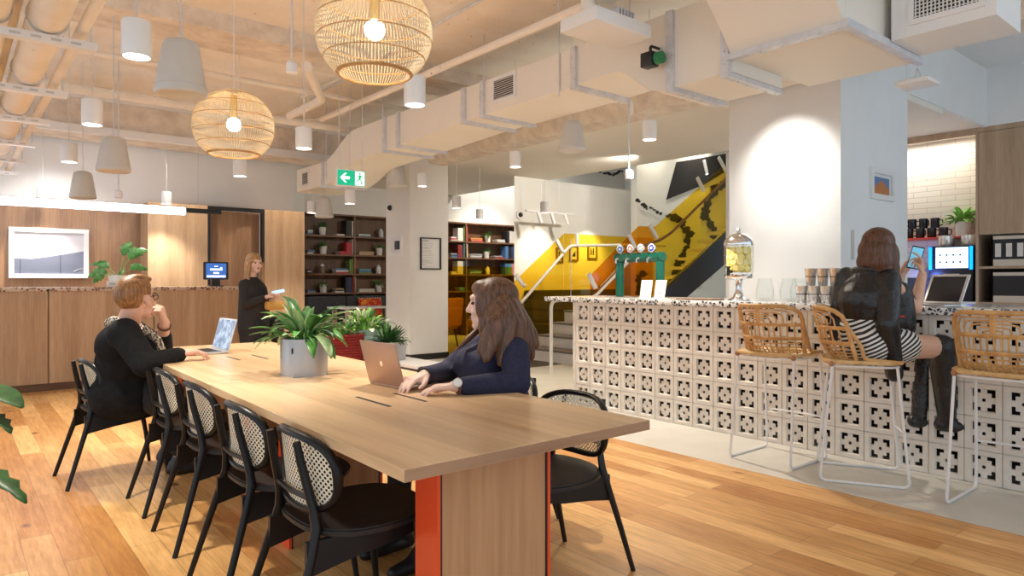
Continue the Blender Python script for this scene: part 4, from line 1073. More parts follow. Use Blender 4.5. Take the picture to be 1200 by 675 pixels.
MB().lathe(pot_lathe(.075,.095,.19), 24).done('pot', pot_white, kp_); MB().lathe([(0,.17),(.085,.17)],20).done('soil', soil, kp_)
foliage(kp_, 60, (0,0,.18), .07, .12, .035, [leaf_b, leafmat('leaf_lime',(.12,.42,.04),(.30,.62,.12))], 8, .9, (5,80), .09)
blue_on = emis('blue_strip',(.0,.18,1),3.0)
cm = thing('coffee_machine', 'black coffee machine with a lit touch screen and blue side strips', 'coffee machine', (9.95, 3.14, .93))
MB().rbox(-.18,.22,-.25,.24,0,.70,.01).done('body', black, cm)
MB().box(-.186,-.18,-.20,.16,.42,.68).done('screen', emis('screen_glow',(.62,.85,1),1.5), cm)
m = MB()
for i in range(4):
    for j in range(2): m.ball((-.187,.11-i*.075,.585-j*.09-(0)), (.001,.013,.013), 10)
m.done('icons', black, cm)
MB().box(-.187,-.18,-.25,-.215,.40,.69).box(-.187,-.18,.205,.24,.40,.69).done('light_strip', blue_on, cm)
MB().box(-.186,-.18,-.14,.10,.05,.33).done('front_panel', pm('champagne_trim',(.66,.58,.48),.35,.3), cm)
for y, lb in ((.10,'l'),(-.16,'r')):
    MB().lathe([(.09,0),(.095,.01),(.095,.13),(.08,.14),(0,.14)], 24, (0,y,.70)).done('bean_hopper', steel, cm)
gd = thing('coffee_grinder', 'white and steel grinder glowing blue beside the coffee machine', 'grinder', (9.95, 3.62, .93))
MB().rbox(-.12,.18,-.12,.12,0,.42,.01).done('body', silver, gd); MB().box(-.126,-.12,-.08,.09,.05,.30).done('front', pm('dark_screen',(.02,.022,.028),.15), gd)
MB().box(-.13,-.126,.04,.07,.06,.28).done('light_strip', blue_on, gd)
d = bpy.data.lights.new('kitchen_light', 'AREA'); d.shape = 'RECTANGLE'; d.size = .05; d.size_y = 2.2; d.energy = 16; d.color = (1,.93,.8)  # area light just below the kitchen soffit, no fixture built
o = bpy.data.objects.new('kitchen_light', d); COL.objects.link(o); o.location = (10.0, 4.1, 3.03); 
d = bpy.data.lights.new('machine_light', 'POINT'); d.energy = 5; d.color = (.15,.25,1); d.shadow_soft_size = .05
o = bpy.data.objects.new('machine_light', d); COL.objects.link(o); o.location = (9.6, 3.4, 1.25)

# picture, poster, frame, switch
def frame_x(x, a, c, lb, name='framed_picture'):   # on a wall facing -x
    t = thing(name, lb, 'picture', (x, (a.y+c.y)/2, (a.z+c.z)/2)); hy, hz = abs(a.y-c.y)/2, abs(a.z-c.z)/2
    return t, hy, hz
pa, pb = PY(1018,195,2.73), PY(1045,237,2.73)
t = thing('framed_picture', 'small white framed picture of an orange mountain on the cool white column side', 'picture', ((pa.x+pb.x)/2, 2.73, (pa.z+pb.z)/2)); hx, hz = (pb.x-pa.x)/2, (pa.z-pb.z)/2
m = MB(); f = .05
for q in ((-hx,hx,-hz,-hz+f),(-hx,hx,hz-f,hz),(-hx,-hx+f,-hz+f,hz-f),(hx-f,hx,-hz+f,hz-f)): m.box(q[0],q[1],-.03,0,q[2],q[3])
m.done('frame', white_m, t)
m = MB(); m.mi = 0; m.box(-hx+f,hx-f,-.008,-.001,-hz+f,hz-f); m.mi = 1; m.box(-hx+f+.03,hx-f-.03,-.010,-.008,-hz+f+.05,hz-f-.03)
m.mi = 2; m.prism([(-hx+f+.03,-.011,-.04),(0,-.011,.04),(hx-f-.03,-.011,-.04),(hx-f-.03,-.011,-.09),(-hx+f+.03,-.011,-.09)], (0,.0008,0))
m.done('print', [white_plastic, pm('print_blue',(.12,.22,.42),.4), pm('print_orange',(.55,.20,.07),.4)], t, smooth=False)
sw_ = PY(998, 287, 2.73); single('wall_switch', 'grey vertical switch plate on the cool white column side', 'switch', MB().rbox(-.03,.03,-.012,0,-.13,.13,.004), speaker_m, (sw_.x, 2.73, sw_.z))
pa, pb = PY(492,278,8.76), PY(516,316,8.76)
t = thing('framed_poster', 'black framed notice with lines of text on the far white pillar', 'poster', ((pa.x+pb.x)/2, 8.76, (pa.z+pb.z)/2)); hx, hz = (pb.x-pa.x)/2, (pa.z-pb.z)/2; f = .018
m = MB()
for q in ((-hx,hx,-hz,-hz+f),(-hx,hx,hz-f,hz),(-hx,-hx+f,-hz+f,hz-f),(hx-f,hx,-hz+f,hz-f)): m.box(q[0],q[1],-.03,0,q[2],q[3])
m.done('frame', black, t); MB().box(-hx+f,hx-f,-.006,-.001,-hz+f,hz-f).done('sheet', pm('paper',(.82,.80,.78),.7), t)
m = MB(); rnd = random.Random(2); z = hz-.05; m.box(-hx+.04,-hx+.15,-.0075,-.006,z-.01,z+.003); z -= .035
while z > -hz+.06:
    m.box(-hx+.04,-hx+.04+rnd.uniform(.06,.20),-.0075,-.006,z-.0035,z); z -= rnd.choice((.013,.013,.03))
m.done('text_lines', pm('grey_ink',(.35,.35,.38),.6), t)
pa, pb = PX(459,276,5.26), PX(473,299,5.26)
t = thing('framed_picture', 'tiny white framed portrait print on the left face of the far white pillar', 'picture', (5.26, (pa.y+pb.y)/2, (pa.z+pb.z)/2)); hy, hz = abs(pa.y-pb.y)/2, (pa.z-pb.z)/2
m = MB(); f = .04
for q in ((-hy,hy,-hz,-hz+f),(-hy,hy,hz-f,hz),(-hy,-hy+f,-hz+f,hz-f),(hy-f,hy,-hz+f,hz-f)): m.box(-.03,0,q[0],q[1],q[2],q[3])
m.done('frame', white_m, t); MB().box(-.008,-.001,-hy+f,hy-f,-hz+f,hz-f).done('mat_board', white_plastic, t); MB().rbox(-.010,-.008,-hy+f+.06,hy-f-.06,-hz+f+.05,hz-f-.05,.001).ball((-.011,.01,.0),(.002,.05,.07),12).done('print', black, t)
# ================================================================ STAIRS BEHIND THE BAR
SY0, SY1 = 6.5, 7.93
navy = pm('navy_steel', (.025,.03,.055), .45); step_m = noisy('white_step', (.74,.72,.68), (.80,.78,.74), 4, .5)
stt = thing('staircase', 'white stepped staircase with amber glass sides rising behind the bar', 'staircase', (0,0,0))
RS, TR, X0 = .178, .28, 6.79
for i in range(5):
    x = X0+i*TR
    MB().box(x, x+TR+.001 if i < 4 else 8.55, SY0+.02, SY1+(.0 if i else .85), i*RS if i else 0, (i+1)*RS-.03).done('riser', step_m, stt)
    MB().box(x-.02, x+TR-.021 if i < 4 else 8.55, SY0+.02, SY1+(.0 if i else .85), (i+1)*RS-.0295, (i+1)*RS).done('tread', pm('tread_grey',(.20,.18,.16),.6), stt)
L1 = 5*RS
for i in range(10):
    x = 8.55+i*.28; z = L1+(i+1)*RS*.92
    MB().box(x-.02, x+.28, SY0+.06, SY0+.95, z-.33, z-.28).done('tread', step_m, stt)
def yy(pxs, y): return [PY(a, c, y) for a, c in pxs]
MB().prism([(8.10,SY0,.93),(10.9,SY0,2.55),(10.9,SY0,1.95),(8.5,SY0,.72),(8.10,SY0,.72)], (0,.05,0)).done('stringer', navy, stt)
# near glass: lower flight, landing and upper flight
def pane(pts, th=.012, name='glass_panel', mat=amber):
    return MB().prism(pts, (0,th,0)).done(name, mat, stt, smooth=False)
pane([(6.72,SY0-.03,.12),(8.08,SY0-.03,.90),(8.08,SY0-.03,1.99),(7.72,SY0-.03,1.98),(6.72,SY0-.03,1.26)], mat=orange_glass)
pane([(8.095,SY0-.03,.92),(9.40,SY0-.03,1.68),(9.40,SY0-.03,2.80),(8.095,SY0-.03,1.99)])
pane([(9.415,SY0-.03,1.69),(10.9,SY0-.03,2.54),(10.9,SY0-.03,3.72),(9.415,SY0-.03,2.81)])
# far glass along the nook, following the lower flight then level
FY = 7.98
pane([(6.30,FY,.02),(7.66,FY,.02),(7.66,FY,1.94),(6.62,FY,1.17),(6.30,FY,.92)])
pane([(7.675,FY,.02),(9.9,FY,.02),(9.9,FY,1.96),(7.675,FY,1.95)])
rail_m = pm('cream_rail', (.78,.74,.66), .35)
def rail(pts, r, name='handrail', mat=rail_m, b=.08): return MB().tube(bend(pts, b), r, 12).done(name, mat, stt)
h0, h1, h2 = PY(597,371,FY-.05), PY(668,288,FY-.05), PY(735,287,FY-.05)
d_ = (h1-h0)
rail([h0-d_*.35, h0, h1, h2, (10.2, FY-.05, h2.z+.02)], .024)
rail([(5.96,SY0-.06,0),(5.96,SY0-.06,.93),(6.75,SY0-.06,.96),(7.55,SY0-.06,1.53),(8.05,SY0-.06,1.53)], .022, b=.1)
bronze = pm('bronze_rail', (.30,.13,.03), .35, .4)
rail([(6.85,SY0-.07,1.10),(7.62,SY0-.07,1.66),(8.12,SY0-.07,1.78),(8.4,SY0-.07,1.90),(10.9,SY0-.07,3.55)], .022, mat=bronze, b=.1)
def clip(px0, py0, px1, py1, y):
    a, c = PY(px0,py0,y), PY(px1,py1,y); d = (c-a); n_ = Vector((-d.z,0,d.x)).normalized()*.028
    o = MB().prism([a-n_, c-n_, c+n_, a+n_], (0,.03,0)).done('glass_clip', white_m, stt); return o
for q in ((738,275,746,292),(762,263,771,279),(691,321,699,338),(818,208,826,224),(843,184,852,201)): clip(*q, SY0-.075)
for q in ((605.5,322,613,333),(653,281,660,294),(677,274,677,288)): clip(*q, FY-.075)
MB().tube([PY(669,280,FY-.01), PY(669,352,FY-.01)], .007, 6).done('glass_joint', galv, stt)
for q in ((613,333),(660,294)):
    c = PY(*q, FY-.06); MB().ball(c+Vector((.02,0,-.02)), .035, 12).done('rail_bracket', rail_m, stt)
# floor grate
g0 = G(640, 434, .002); grt = thing('floor_grate', 'dark striped entrance grate set in the floor before the stairs', 'grate', (0,0,0))
m = MB(); 
for i in range(22): m.box(5.95, 6.72, 7.05+i*.075, 7.09+i*.075, .0005, .006)
m.done('bars', black, grt); MB().box(5.93, 6.74, 7.03, 8.68, -.0005, .0012).done('pan', speaker_m, grt)

# ---- the nook behind amber glass
pn = MB().box(5.98, 6.285, 8.0, 8.012, .02, 1.38)
single('amber_screen', 'free standing amber glass screen by the far white pillar', 'glass screen', MB().box(5.96, 7.45, 9.02, 9.032, .0, 1.42), amber)
single('nook_bench', 'dark upholstered bench with a high back below the three yellow lit pictures', 'bench', MB().rbox(7.7,9.9,8.78,9.03,.0,1.02,.03).rbox(7.7,9.9,8.25,8.77,0,.46,.03), grey_fab)
for k, (q0, q1) in enumerate((((651,290),(659,308)), ((667,287),(677,306)), ((688,286),(699,304)))):
    a, c = PY(q0[0], q0[1], 9.05), PY(q1[0], q1[1], 9.05); hx, hz = (c.x-a.x)/2, (a.z-c.z)/2
    t = thing('framed_picture', 'small framed print behind the yellow glass, %s of three' % ('left','middle','right')[k], 'picture', ((a.x+c.x)/2, 9.049, (a.z+c.z)/2), 0, 'pictures in the nook')
    m = MB(); f = .03
    for q in ((-hx,hx,-hz,-hz+f),(-hx,hx,hz-f,hz),(-hx,-hx+f,-hz+f,hz-f),(hx-f,hx,-hz+f,hz-f)): m.box(q[0],q[1],-.03,0,q[2],q[3])
    m.done('frame', pm('frame_brown',(.25,.15,.05),.5), t); MB().box(-hx+f,hx-f,-.006,-.001,-hz+f,hz-f).done('mount', white_plastic, t)
    m = MB(); w_, h_ = hx*.4, hz*.45
    [lambda: m.ball((0,-.008,0),(w_*.4,.002,h_),10).ball((0,-.008,h_*.7),(w_*.6,.002,w_*.6),10), lambda: m.prism([(-w_,-.008,-h_),(w_,-.008,-h_),(w_,-.008,h_*.6),(0,-.008,0)],(0,.001,0)), lambda: m.box(-w_,-w_*.5,-.008,-.007,-h_,h_).box(w_*.4,w_,-.008,-.007,-h_,h_).box(-w_*.2,w_*.1,-.008,-.007,-h_,h_*.5)][k]()
    m.done('print', black, t)
t = thing('nook_table', 'small round pale table in the nook seen through the amber glass', 'table', (8.1, 8.12+.35, 0)); t.location.y = 8.0+.17
t.location = (6.75, 8.45, 0)
MB().lathe([(0,.70),(.30,.70),(.31,.715),(.30,.73),(0,.73)], 32).done('tabletop', pot_white, t); MB().tube([(0,0,.02),(0,0,.70)], .025, 12).lathe([(0,0),(.20,0),(.20,.015),(.03,.03),(0,.03)], 24).done('base', black, t)
# orange lounge chairs beyond the amber screen
def lounge(loc, rz, lb):
    t = thing('lounge_chair', lb, 'armchair', loc, rz, 'chairs behind the amber screen'); oc = pm('ochre_fabric',(.55,.26,.05),.8)
    MB().rbox(-.28,.28,-.28,.28,.32,.46,.05,3).done('seat', oc, t); MB().rbox(-.30,-.20,-.28,.28,.40,.92,.04,3, Matrix.Rotation(-.12,4,'Y')).done('backrest', oc, t)
    for x in (-.22,.22):
        for y in (-.22,.22): MB().tube([(x,y,.33),(x*1.2,y*1.2,0)], .014, 8).done('leg', black, t)
lounge((6.75, 10.3, 0), 1.9, 'left ochre lounge chair behind the amber screen'); lounge((7.7, 10.2, 0), 2.6, 'right ochre lounge chair behind the amber screen')

# ================================================================ BOOKCASES
SH = [.96, 1.32, 1.68, 2.035, 2.41]; BKY = 12.0
def bookcase(x0, x1, divs, lb, z0=.93):
    t = thing('bookcase', lb, 'bookcase', (0, BKY, 0), 0)
    MB().box(x0, x1, .27, .29, 0, 2.44).done('back_panel', shelf_back, t)
    for z in SH[:-1]: MB().box(x0+.03, x1-.03, 0, .27, z-.03, z).done('shelf', shelf_wood, t)
    MB().box(x0, x1, 0, .27, 2.41, 2.44).done('top_panel', shelf_wood, t)
    for x in [x0]+divs+[x1-.03]: MB().box(x, x+.03, -.001, .268, 0, 2.41).done('upright', shelf_wood, t)
    return t
bookcase(4.96, 7.04, [5.975], 'left dark walnut bookcase beside the wood panelling'); bookcase(8.12, 10.02, [8.60], 'right dark walnut bookcase behind the woman in navy')
def bx_(px): u = (px-600)/800; return (BKY+.1)/(CS-SN*u)*(SN+CS*u)
PAL = {'white':(.74,.72,.68), 'blue':(.08,.20,.42), 'pale blue':(.35,.50,.62), 'red':(.50,.04,.05), 'black':(.02,.02,.022), 'green':(.16,.26,.05), 'tan':(.52,.36,.20), 'teal':(.10,.34,.38), 'grey':(.30,.30,.32), 'dark red':(.22,.03,.03), 'cream':(.72,.64,.48), 'navy':(.03,.06,.16), 'orange':(.65,.25,.06), 'pink':(.65,.30,.34)}
def bookmat(c): return pm('book_'+c.replace(' ','_'), PAL[c], .55)
paper_m = pm('page_block', (.74,.70,.60), .8); rbk = random.Random(21)
def book(lb, c, loc, w_, d_, h_, rot, grp):
    """w_ along x, d_ deep, h_ high; cover with a page block"""
    t = thing('book', lb, 'book', loc, rot[1] if rot[0] == 'z' else 0, grp)
    if rot[0] == 'y': t.rotation_euler = (0, rot[1], 0)
    flat = w_ > h_
    if flat:
        MB().box(0,w_,0,d_,0,.003).box(0,w_,0,d_,h_-.003,h_).box(0,w_,0,.003,.003,h_-.003).done('cover', bookmat(c), t)
        MB().box(.004,w_-.004,.0035,d_-.004,.0032,h_-.0032).done('pages', paper_m, t)
    else:
        MB().box(0,.003,0,d_,0,h_).box(w_-.003,w_,0,d_,0,h_).box(.003,w_-.003,0,.003,0,h_).done('cover', bookmat(c), t)
        MB().box(.0035,w_-.0035,.0035,d_-.004,.004,h_-.004).done('pages', paper_m, t)
SN_ = {.96:'lowest', 1.32:'second lowest', 1.68:'second highest', 2.035:'highest'}
def flat_stack(px0, px1, z, cols, where, th=.032):
    x0, x1 = bx_(px0), bx_(px1)
    for k, c in enumerate(cols):
        pos = 'single' if len(cols) == 1 else ('bottom' if k == 0 else 'top' if k == len(cols)-1 else 'middle')
        book('%s book flat, %s of pile, %s shelf, %s' % (c, pos, SN_[z], where), c, (x0+rbk.uniform(0,.03), BKY+.02+rbk.uniform(0,.03), z+.0005+k*(th+.0005)), (x1-x0)*rbk.uniform(.88,1), .19, th, ('z', 0), 'books on the walnut bookcases')
def standing(px0, px1, z, cols, where, h=.27, lean=0):
    x0, x1 = bx_(px0), bx_(px1); n_ = len(cols); wd = (x1-x0)/n_
    for k, c in enumerate(cols):
        book('%s book upright, %s, %s shelf, %s' % (c, ('alone' if n_ == 1 else ORD[k]+' from left'), SN_[z], where), c, (x0+k*wd+.002, BKY+.03, z+.0008), min(wd-.004, .17), .20, h*rbk.uniform(.93,1.03), ('y', lean), 'books on the walnut bookcases')
A1, A2, B1, B2 = 'left bookcase left bay', 'left bookcase right bay', 'right bookcase narrow bay', 'right bookcase wide bay'
flat_stack(357.8,364,2.035,['blue','pale blue','white'],A1+' far left',.028); flat_stack(392,402,2.035,['white'],A1); standing(403.8,409.2,2.035,['black'],A1,.30); standing(410.5,415,2.035,['white','dark red'],A1,.31)
flat_stack(358,366,1.68,['white','grey','blue'],A1+' far left',.022); flat_stack(395,403,1.68,['red','red'],A1,.03); standing(404,410,1.68,['red'],A1,.25); standing(411,415.2,1.68,['white','pink'],A1,.29)
flat_stack(358,362,1.32,['black','white','black'],A1+' far left',.022); flat_stack(391,406,1.32,['red','white','blue'],A1,.032); standing(407.6,415.2,1.32,['green','green','orange'],A1,.28)
flat_stack(358,368,.96,['grey','blue'],A1+' far left',.025); flat_stack(391,401.5,.96,['white','black','tan'],A1,.026); standing(403,410,.96,['black','navy'],A1,.29); standing(411,415.2,.96,['red','white'],A1,.30)
flat_stack(418,433,2.035,['teal','white'],A2,.025); flat_stack(418.5,436,1.68,['tan','tan'],A2,.035); flat_stack(418.5,433,1.32,['green','blue','teal'],A2,.03); flat_stack(418.5,437,.96,['cream','white'],A2,.032)
flat_stack(526,533,2.035,['white','red','white'],B1,.028); standing(534.5,540.5,2.035,['white'],B1,.29); standing(541.3,546,2.035,['green','red'],B1,.31)
flat_stack(526,533.5,1.68,['blue','navy','grey'],B1,.03); standing(534.5,540,1.68,['dark red'],B1,.27); standing(541.3,546,1.68,['teal','cream'],B1,.30)
flat_stack(526.5,533,1.32,['white','cream'],B1,.03); standing(534,540.5,1.32,['cream'],B1,.28); standing(541.3,546,1.32,['blue','navy'],B1,.30)
flat_stack(549.5,563,2.035,['red','tan','orange'],B2+', left',.026); flat_stack(580,590,2.035,['grey','white','grey'],B2+', right',.026); standing(592,600.5,2.035,['black','white','white'],B2,.28)
flat_stack(549,563,1.68,['grey','white','grey'],B2+', left',.03); flat_stack(577,588,1.68,['red','grey'],B2+', right',.03); standing(590,600.5,1.68,['blue','black','navy'],B2,.28)
flat_stack(549,563,1.32,['blue','pale blue','blue','navy'],B2+', left',.028); standing(590,600.5,1.32,['blue','teal','pink'],B2,.25); flat_stack(536,545,.96,['blue','teal'],B1,.04)
for k, (px, z, lb, br) in enumerate([(378.5,2.035,'highest shelf, left bookcase',0),(379.5,1.68,'second highest shelf, left bay, left bookcase',0),(379.5,.96,'lowest shelf, left bay, left bookcase',0),
        (445,1.68,'second highest shelf, right bay, left bookcase',0),(444.5,.96,'lowest shelf, right bay, left bookcase',1),(572.5,2.035,'highest shelf of the right bookcase',0),(571,1.68,'second highest shelf of the right bookcase',0)]):
    shelf_pot(bx_(px), BKY+.13, z+.0005, '%s plant in white pot, %s' % ('bright leafy' if br else 'small grassy', lb), 30+k, br)
def jar_(px, z, lb, mat, lid):
    t = thing('storage_jar', lb, 'jar', (bx_(px), BKY+.12, z+.0005)); MB().lathe([(0,0),(.045,0),(.05,.01),(.05,.12),(.04,.135),(0,.135)], 20).done('body', mat, t); MB().lathe([(0,.136),(.036,.136),(.036,.165),(.012,.17),(.012,.185),(0,.185)], 18).done('lid', lid, t)
jar_(378,1.32,'brown woven jar on the second lowest shelf of the left bookcase', noisy('jar_brown',(.16,.10,.06),(.30,.22,.15),60,.6), pot_white)
jar_(444,1.32,'white jar with a grey lid on the second lowest shelf, left bookcase', pot_white, galv); jar_(447,2.035,'silver tin on the highest shelf of the left bookcase', galv, galv); jar_(572,1.32,'white lidded jar on the second lowest shelf of the right bookcase', pot_white, pot_white)

# banquette and cushion under the left bookcase
sf = thing('banquette', 'charcoal upholstered banquette built under the left bookcase', 'sofa', (0,0,0))
MB().rbox(4.98,5.68,11.72,11.96,.44,.90,.03,3).rbox(5.69,7.0,11.72,11.96,.44,.90,.03,3).done('backrest', grey_fab, sf)
MB().rbox(4.98,5.68,11.2,11.96,.14,.44,.03,3).rbox(5.69,7.0,11.2,11.96,.14,.44,.03,3).done('seat', grey_fab, sf); MB().box(5.0,6.98,11.3,11.9,0,.14).done('plinth', shelf_wood, sf)
kil = noisy('kilim_red', (.50,.03,.02), (.85,.30,.03), 11, .9, stretch=(1,1,2.4), lo=.5, hi=.58)
cu = thing('patterned_cushion', 'red and orange patterned cushion on the charcoal banquette', 'cushion', (PY(434.5,364,11.6).x, 11.60, .655)); cu.rotation_euler = (-.2,0,0)
m = MB(); t = bmesh.new(); bmesh.ops.create_grid(t, x_segments=12, y_segments=12, size=.24); t2 = []
for s_ in (1,-1):
    g_ = t.copy()
    for v in g_.verts: k = (1-(v.co.x/.24)**4)*(1-(v.co.y/.24)**4); v.co = Vector((v.co.x*(1+.0*k), s_*.075*k**.6, v.co.y*.85))
    m.add(g_)
t.free(); m.done('cushion_body', kil, cu)
m = MB()
for i in range(9): m.ball((-.22+i*.055, 0, .205), .013, 8)
m.done('pompoms', pot_white, cu)
# white low table with a pale post in front of it
wt = thing('side_table', 'white topped table with a pale timber leg before the banquette', 'table', (0,0,0)); a = PY(425,358,10.6)
MB().rbox(PY(392,358,10.6).x, PY(452,358,10.6).x, 10.3, 10.9, .72, .745, .004).done('tabletop', pot_white, wt)
for px in (400, 446):
    x = PY(px,360,10.6).x; MB().box(x-.04,x+.03,10.32,10.38,0,.72).done('leg', pale_oak, wt); MB().box(x-.04,x+.03,10.82,10.88,0,.72).done('leg', pale_oak, wt)

# slatted low bench with planters past the table
LB = (3.12, 5.04, 6.62)
lb_ = thing('slatted_bench', 'low white slatted bench with black corners right behind the long table', 'bench', (0,0,0))
m = MB()
for i in range(7): m.box(LB[0]+i*.05, LB[0]+.030+i*.05, LB[1]+.03, LB[2], .425, .45)
m.done('slats', pot_white, lb_)
MB().box(LB[0], LB[0]+.34, LB[1]+.03, LB[2], .40, .418).done('tray', grey_fab, lb_)
for y in (LB[1]+.01, LB[2]-.02): MB().tube(bend([(LB[0],y,0),(LB[0],y,.44),(LB[0]+.34,y,.44),(LB[0]+.34,y,0)],.03), .012, 8).done('leg_frame', black, lb_)
def planter(px, py, Z, r0, r1, h, mat, lb, leaves, zb):
    p = W(px, py, Z); t = thing('floor_planter', lb, 'plant', (p.x, p.y, zb))
    MB().lathe([(0,0),(r0,0),(r0*1.04,.01),(r1,h),(r1-.012,h),(r1-.014,h*.9),(0,h*.9)], 32).done('pot', mat, t); MB().lathe([(0,h*.9),(r1-.014,h*.9)],24).done('soil', soil, t)
    leaves(t, h*.9, r1); return t
conc = noisy('concrete_grey', (.34,.34,.33), (.42,.42,.41), 9, .8)
p1 = G(455,421,.451)
planter(455,421,p1.dot(Vector((SN,CS,0))),.155,.175,.17, conc, 'round grey concrete planter with dark spiky leaves on the slatted bench', lambda t,z,r: foliage(t,90,(0,0,z),r*.8,.13,.016,[leaf_c,leaf_a],61,.7,(10,80),.05), .4505) 
planter(428,425,8.1,.20,.24,.62, noisy('teal_glaze',(.20,.36,.40),(.30,.46,.50),6,.4), 'pale teal planter with variegated leaves behind the slatted bench', lambda t,z,r: foliage(t,150,(0,0,z),r*.9,.12,.032,[leaf_b,leafmat('leaf_cream',(.45,.55,.30),(.70,.75,.55)),leaf_a],62,.8,(5,85),.17), .0)
rp = thing('woven_basket', 'dark red woven plastic basket planter behind the long table', 'plant', tuple(W(403,430,6.6).xy)+(0,), -.3)
m = MB(); 
for i in range(26):
    z = .02+i*.026; s_ = .13+.035*z/.69; m.tube(bend([(-s_,-s_,z),(s_,-s_,z),(s_,s_,z),(-s_,s_,z),(-s_,-s_,z)], .03), (.014), 6)
redw = noisy('red_weave',(.20,.012,.015),(.33,.03,.03),50,.6)
m.done('basket', redw, rp); MB().box(-.13,.13,-.13,.13,.0,.62).done('liner', dark, rp)
foliage(rp, 40, (0,0,.64), .10, .14, .025, [leaf_b, leaf_a], 70, .9, (10,80), .03)
# plant leaves reaching in at the bottom left
fp = thing('floor_plant', 'large dark leaved floor plant reaching in at the left picture edge', 'plant', (-.42, 3.05, 0))
MB().lathe([(0,0),(.14,0),(.19,.36),(.175,.36),(.17,.32),(0,.32)], 32).done('pot', conc, fp); MB().lathe([(0,.32),(.17,.32)],24).done('soil', soil, fp)
m = MB(); st = MB(); o0 = Vector((-.42,3.05,0))
for (a, c, L, wd, dr_) in ((W(-30,452,2.55), W(12,478,2.55), 0, .085, .1), (W(-25,485,2.5), W(14,500,2.5), 0, .05, .9), (W(-40,545,2.45), W(29,575,2.4), 0, .055, .5), (W(-60,420,2.6), W(-30,400,2.6),0,.1,.3)):
    st.tube([Vector((0,0,.32)), (a-o0)*.55+Vector((0,0,.25)), a-o0], .006, 6)
    if wd > .07: 
        leaf(m, a-o0, (c-a)+Vector((0,0,.03)), (c-a).length*1.25, wd, dr_, 8)
    else: leaf(m, a-o0, (c-a)+Vector((0,0,.05)), (c-a).length*1.1, wd, dr_, 9, cut=1)
solid(m.done('foliage', leaf_c, fp)); st.done('stems', leaf_a, fp)
# ================================================================ PEOPLE
def remesh(mb, name, mats, parent, vox, smooth=4, paint=None):
    """fuse overlapping limbs into one continuous surface"""
    me = bpy.data.meshes.new('t'); bmesh.ops.recalc_face_normals(mb.b, faces=list(mb.b.faces)); mb.b.to_mesh(me); mb.b.free()
    o = bpy.data.objects.new('t', me); COL.objects.link(o)
    r = o.modifiers.new('r', 'REMESH'); r.mode = 'VOXEL'; r.voxel_size = vox; r.use_smooth_shade = True
    if smooth: s = o.modifiers.new('s', 'SMOOTH'); s.iterations = smooth; s.factor = .5
    dg = bpy.context.evaluated_depsgraph_get(); dg.update(); m2 = bpy.data.meshes.new_from_object(o.evaluated_get(dg)); bpy.data.objects.remove(o)
    m2.name = name; m2.transform(root_matrix(parent).inverted()); m2.materials.clear()
    for m in (mats if isinstance(mats, (list, tuple)) else [mats]): m2.materials.append(m)
    m2.polygons.foreach_set('use_smooth', [True]*len(m2.polygons))
    if paint:
        inv = root_matrix(parent); 
        for p in m2.polygons: p.material_index = paint(inv @ p.center)
    o = bpy.data.objects.new(name, m2); COL.objects.link(o); o.parent = parent; return o
def frame(fwd, up=(0,0,1)):
    f = Vector(fwd).normalized(); s = Vector(up).cross(f).normalized(); u = f.cross(s); return Matrix((f, s, u)).transposed()   # x fwd, y left, z up
def head(m, c, F, sc=1.0, male=False):
    P = lambda x,y,z: Vector(c)+F@Vector((x,y,z))*sc; B = lambda p, r: m.ball(P(*p), tuple(k*sc for k in r), 20, F)
    B((-.012,0,.025), (.096,.076,.092)); B((.030,0,-.020), (.062,.062,.075)); B((.045,0,-.062), (.045,.048,.042)); B((.068,0,-.092), (.022,.024,.018))
    B((.030,0,-.070), (.05,.055,.035)); B((.080,0,.034), (.016,.048,.014))
    m.cap(P(.088,0,.014), .0075*sc, P(.106,0,-.024), .0115*sc, 10); B((.098,.010,-.028), (.010,.008,.007)); B((.098,-.010,-.028), (.010,.008,.007))
    B((.086,0,-.052), (.010,.022,.006)); B((.084,0,-.062), (.010,.019,.007))
    for s in (-1,1):
        B((-.006,s*.080,-.008), (.018,.011,.031)); B((.070,s*.040,-.028), (.02,.02,.018))
def eyes(c, F, sc, parent, lips=True):
    P = lambda x,y,z: Vector(c)+F@Vector((x,y,z))*sc
    m = MB()
    for s in (-1,1): m.ball(P(.080,s*.030,.008), (.009*sc,.013*sc,.007*sc), 12, F)
    m.done('eyes', eye_m, parent, wld=True)
    if lips:
        m = MB().ball(P(.0945,0,-.052), (.004*sc,.020*sc,.004*sc), 12, F).ball(P(.0925,0,-.061), (.004*sc,.018*sc,.005*sc), 12, F)
        m.done('lips', pm('lips',(.45,.14,.12),.45), parent, wld=True)
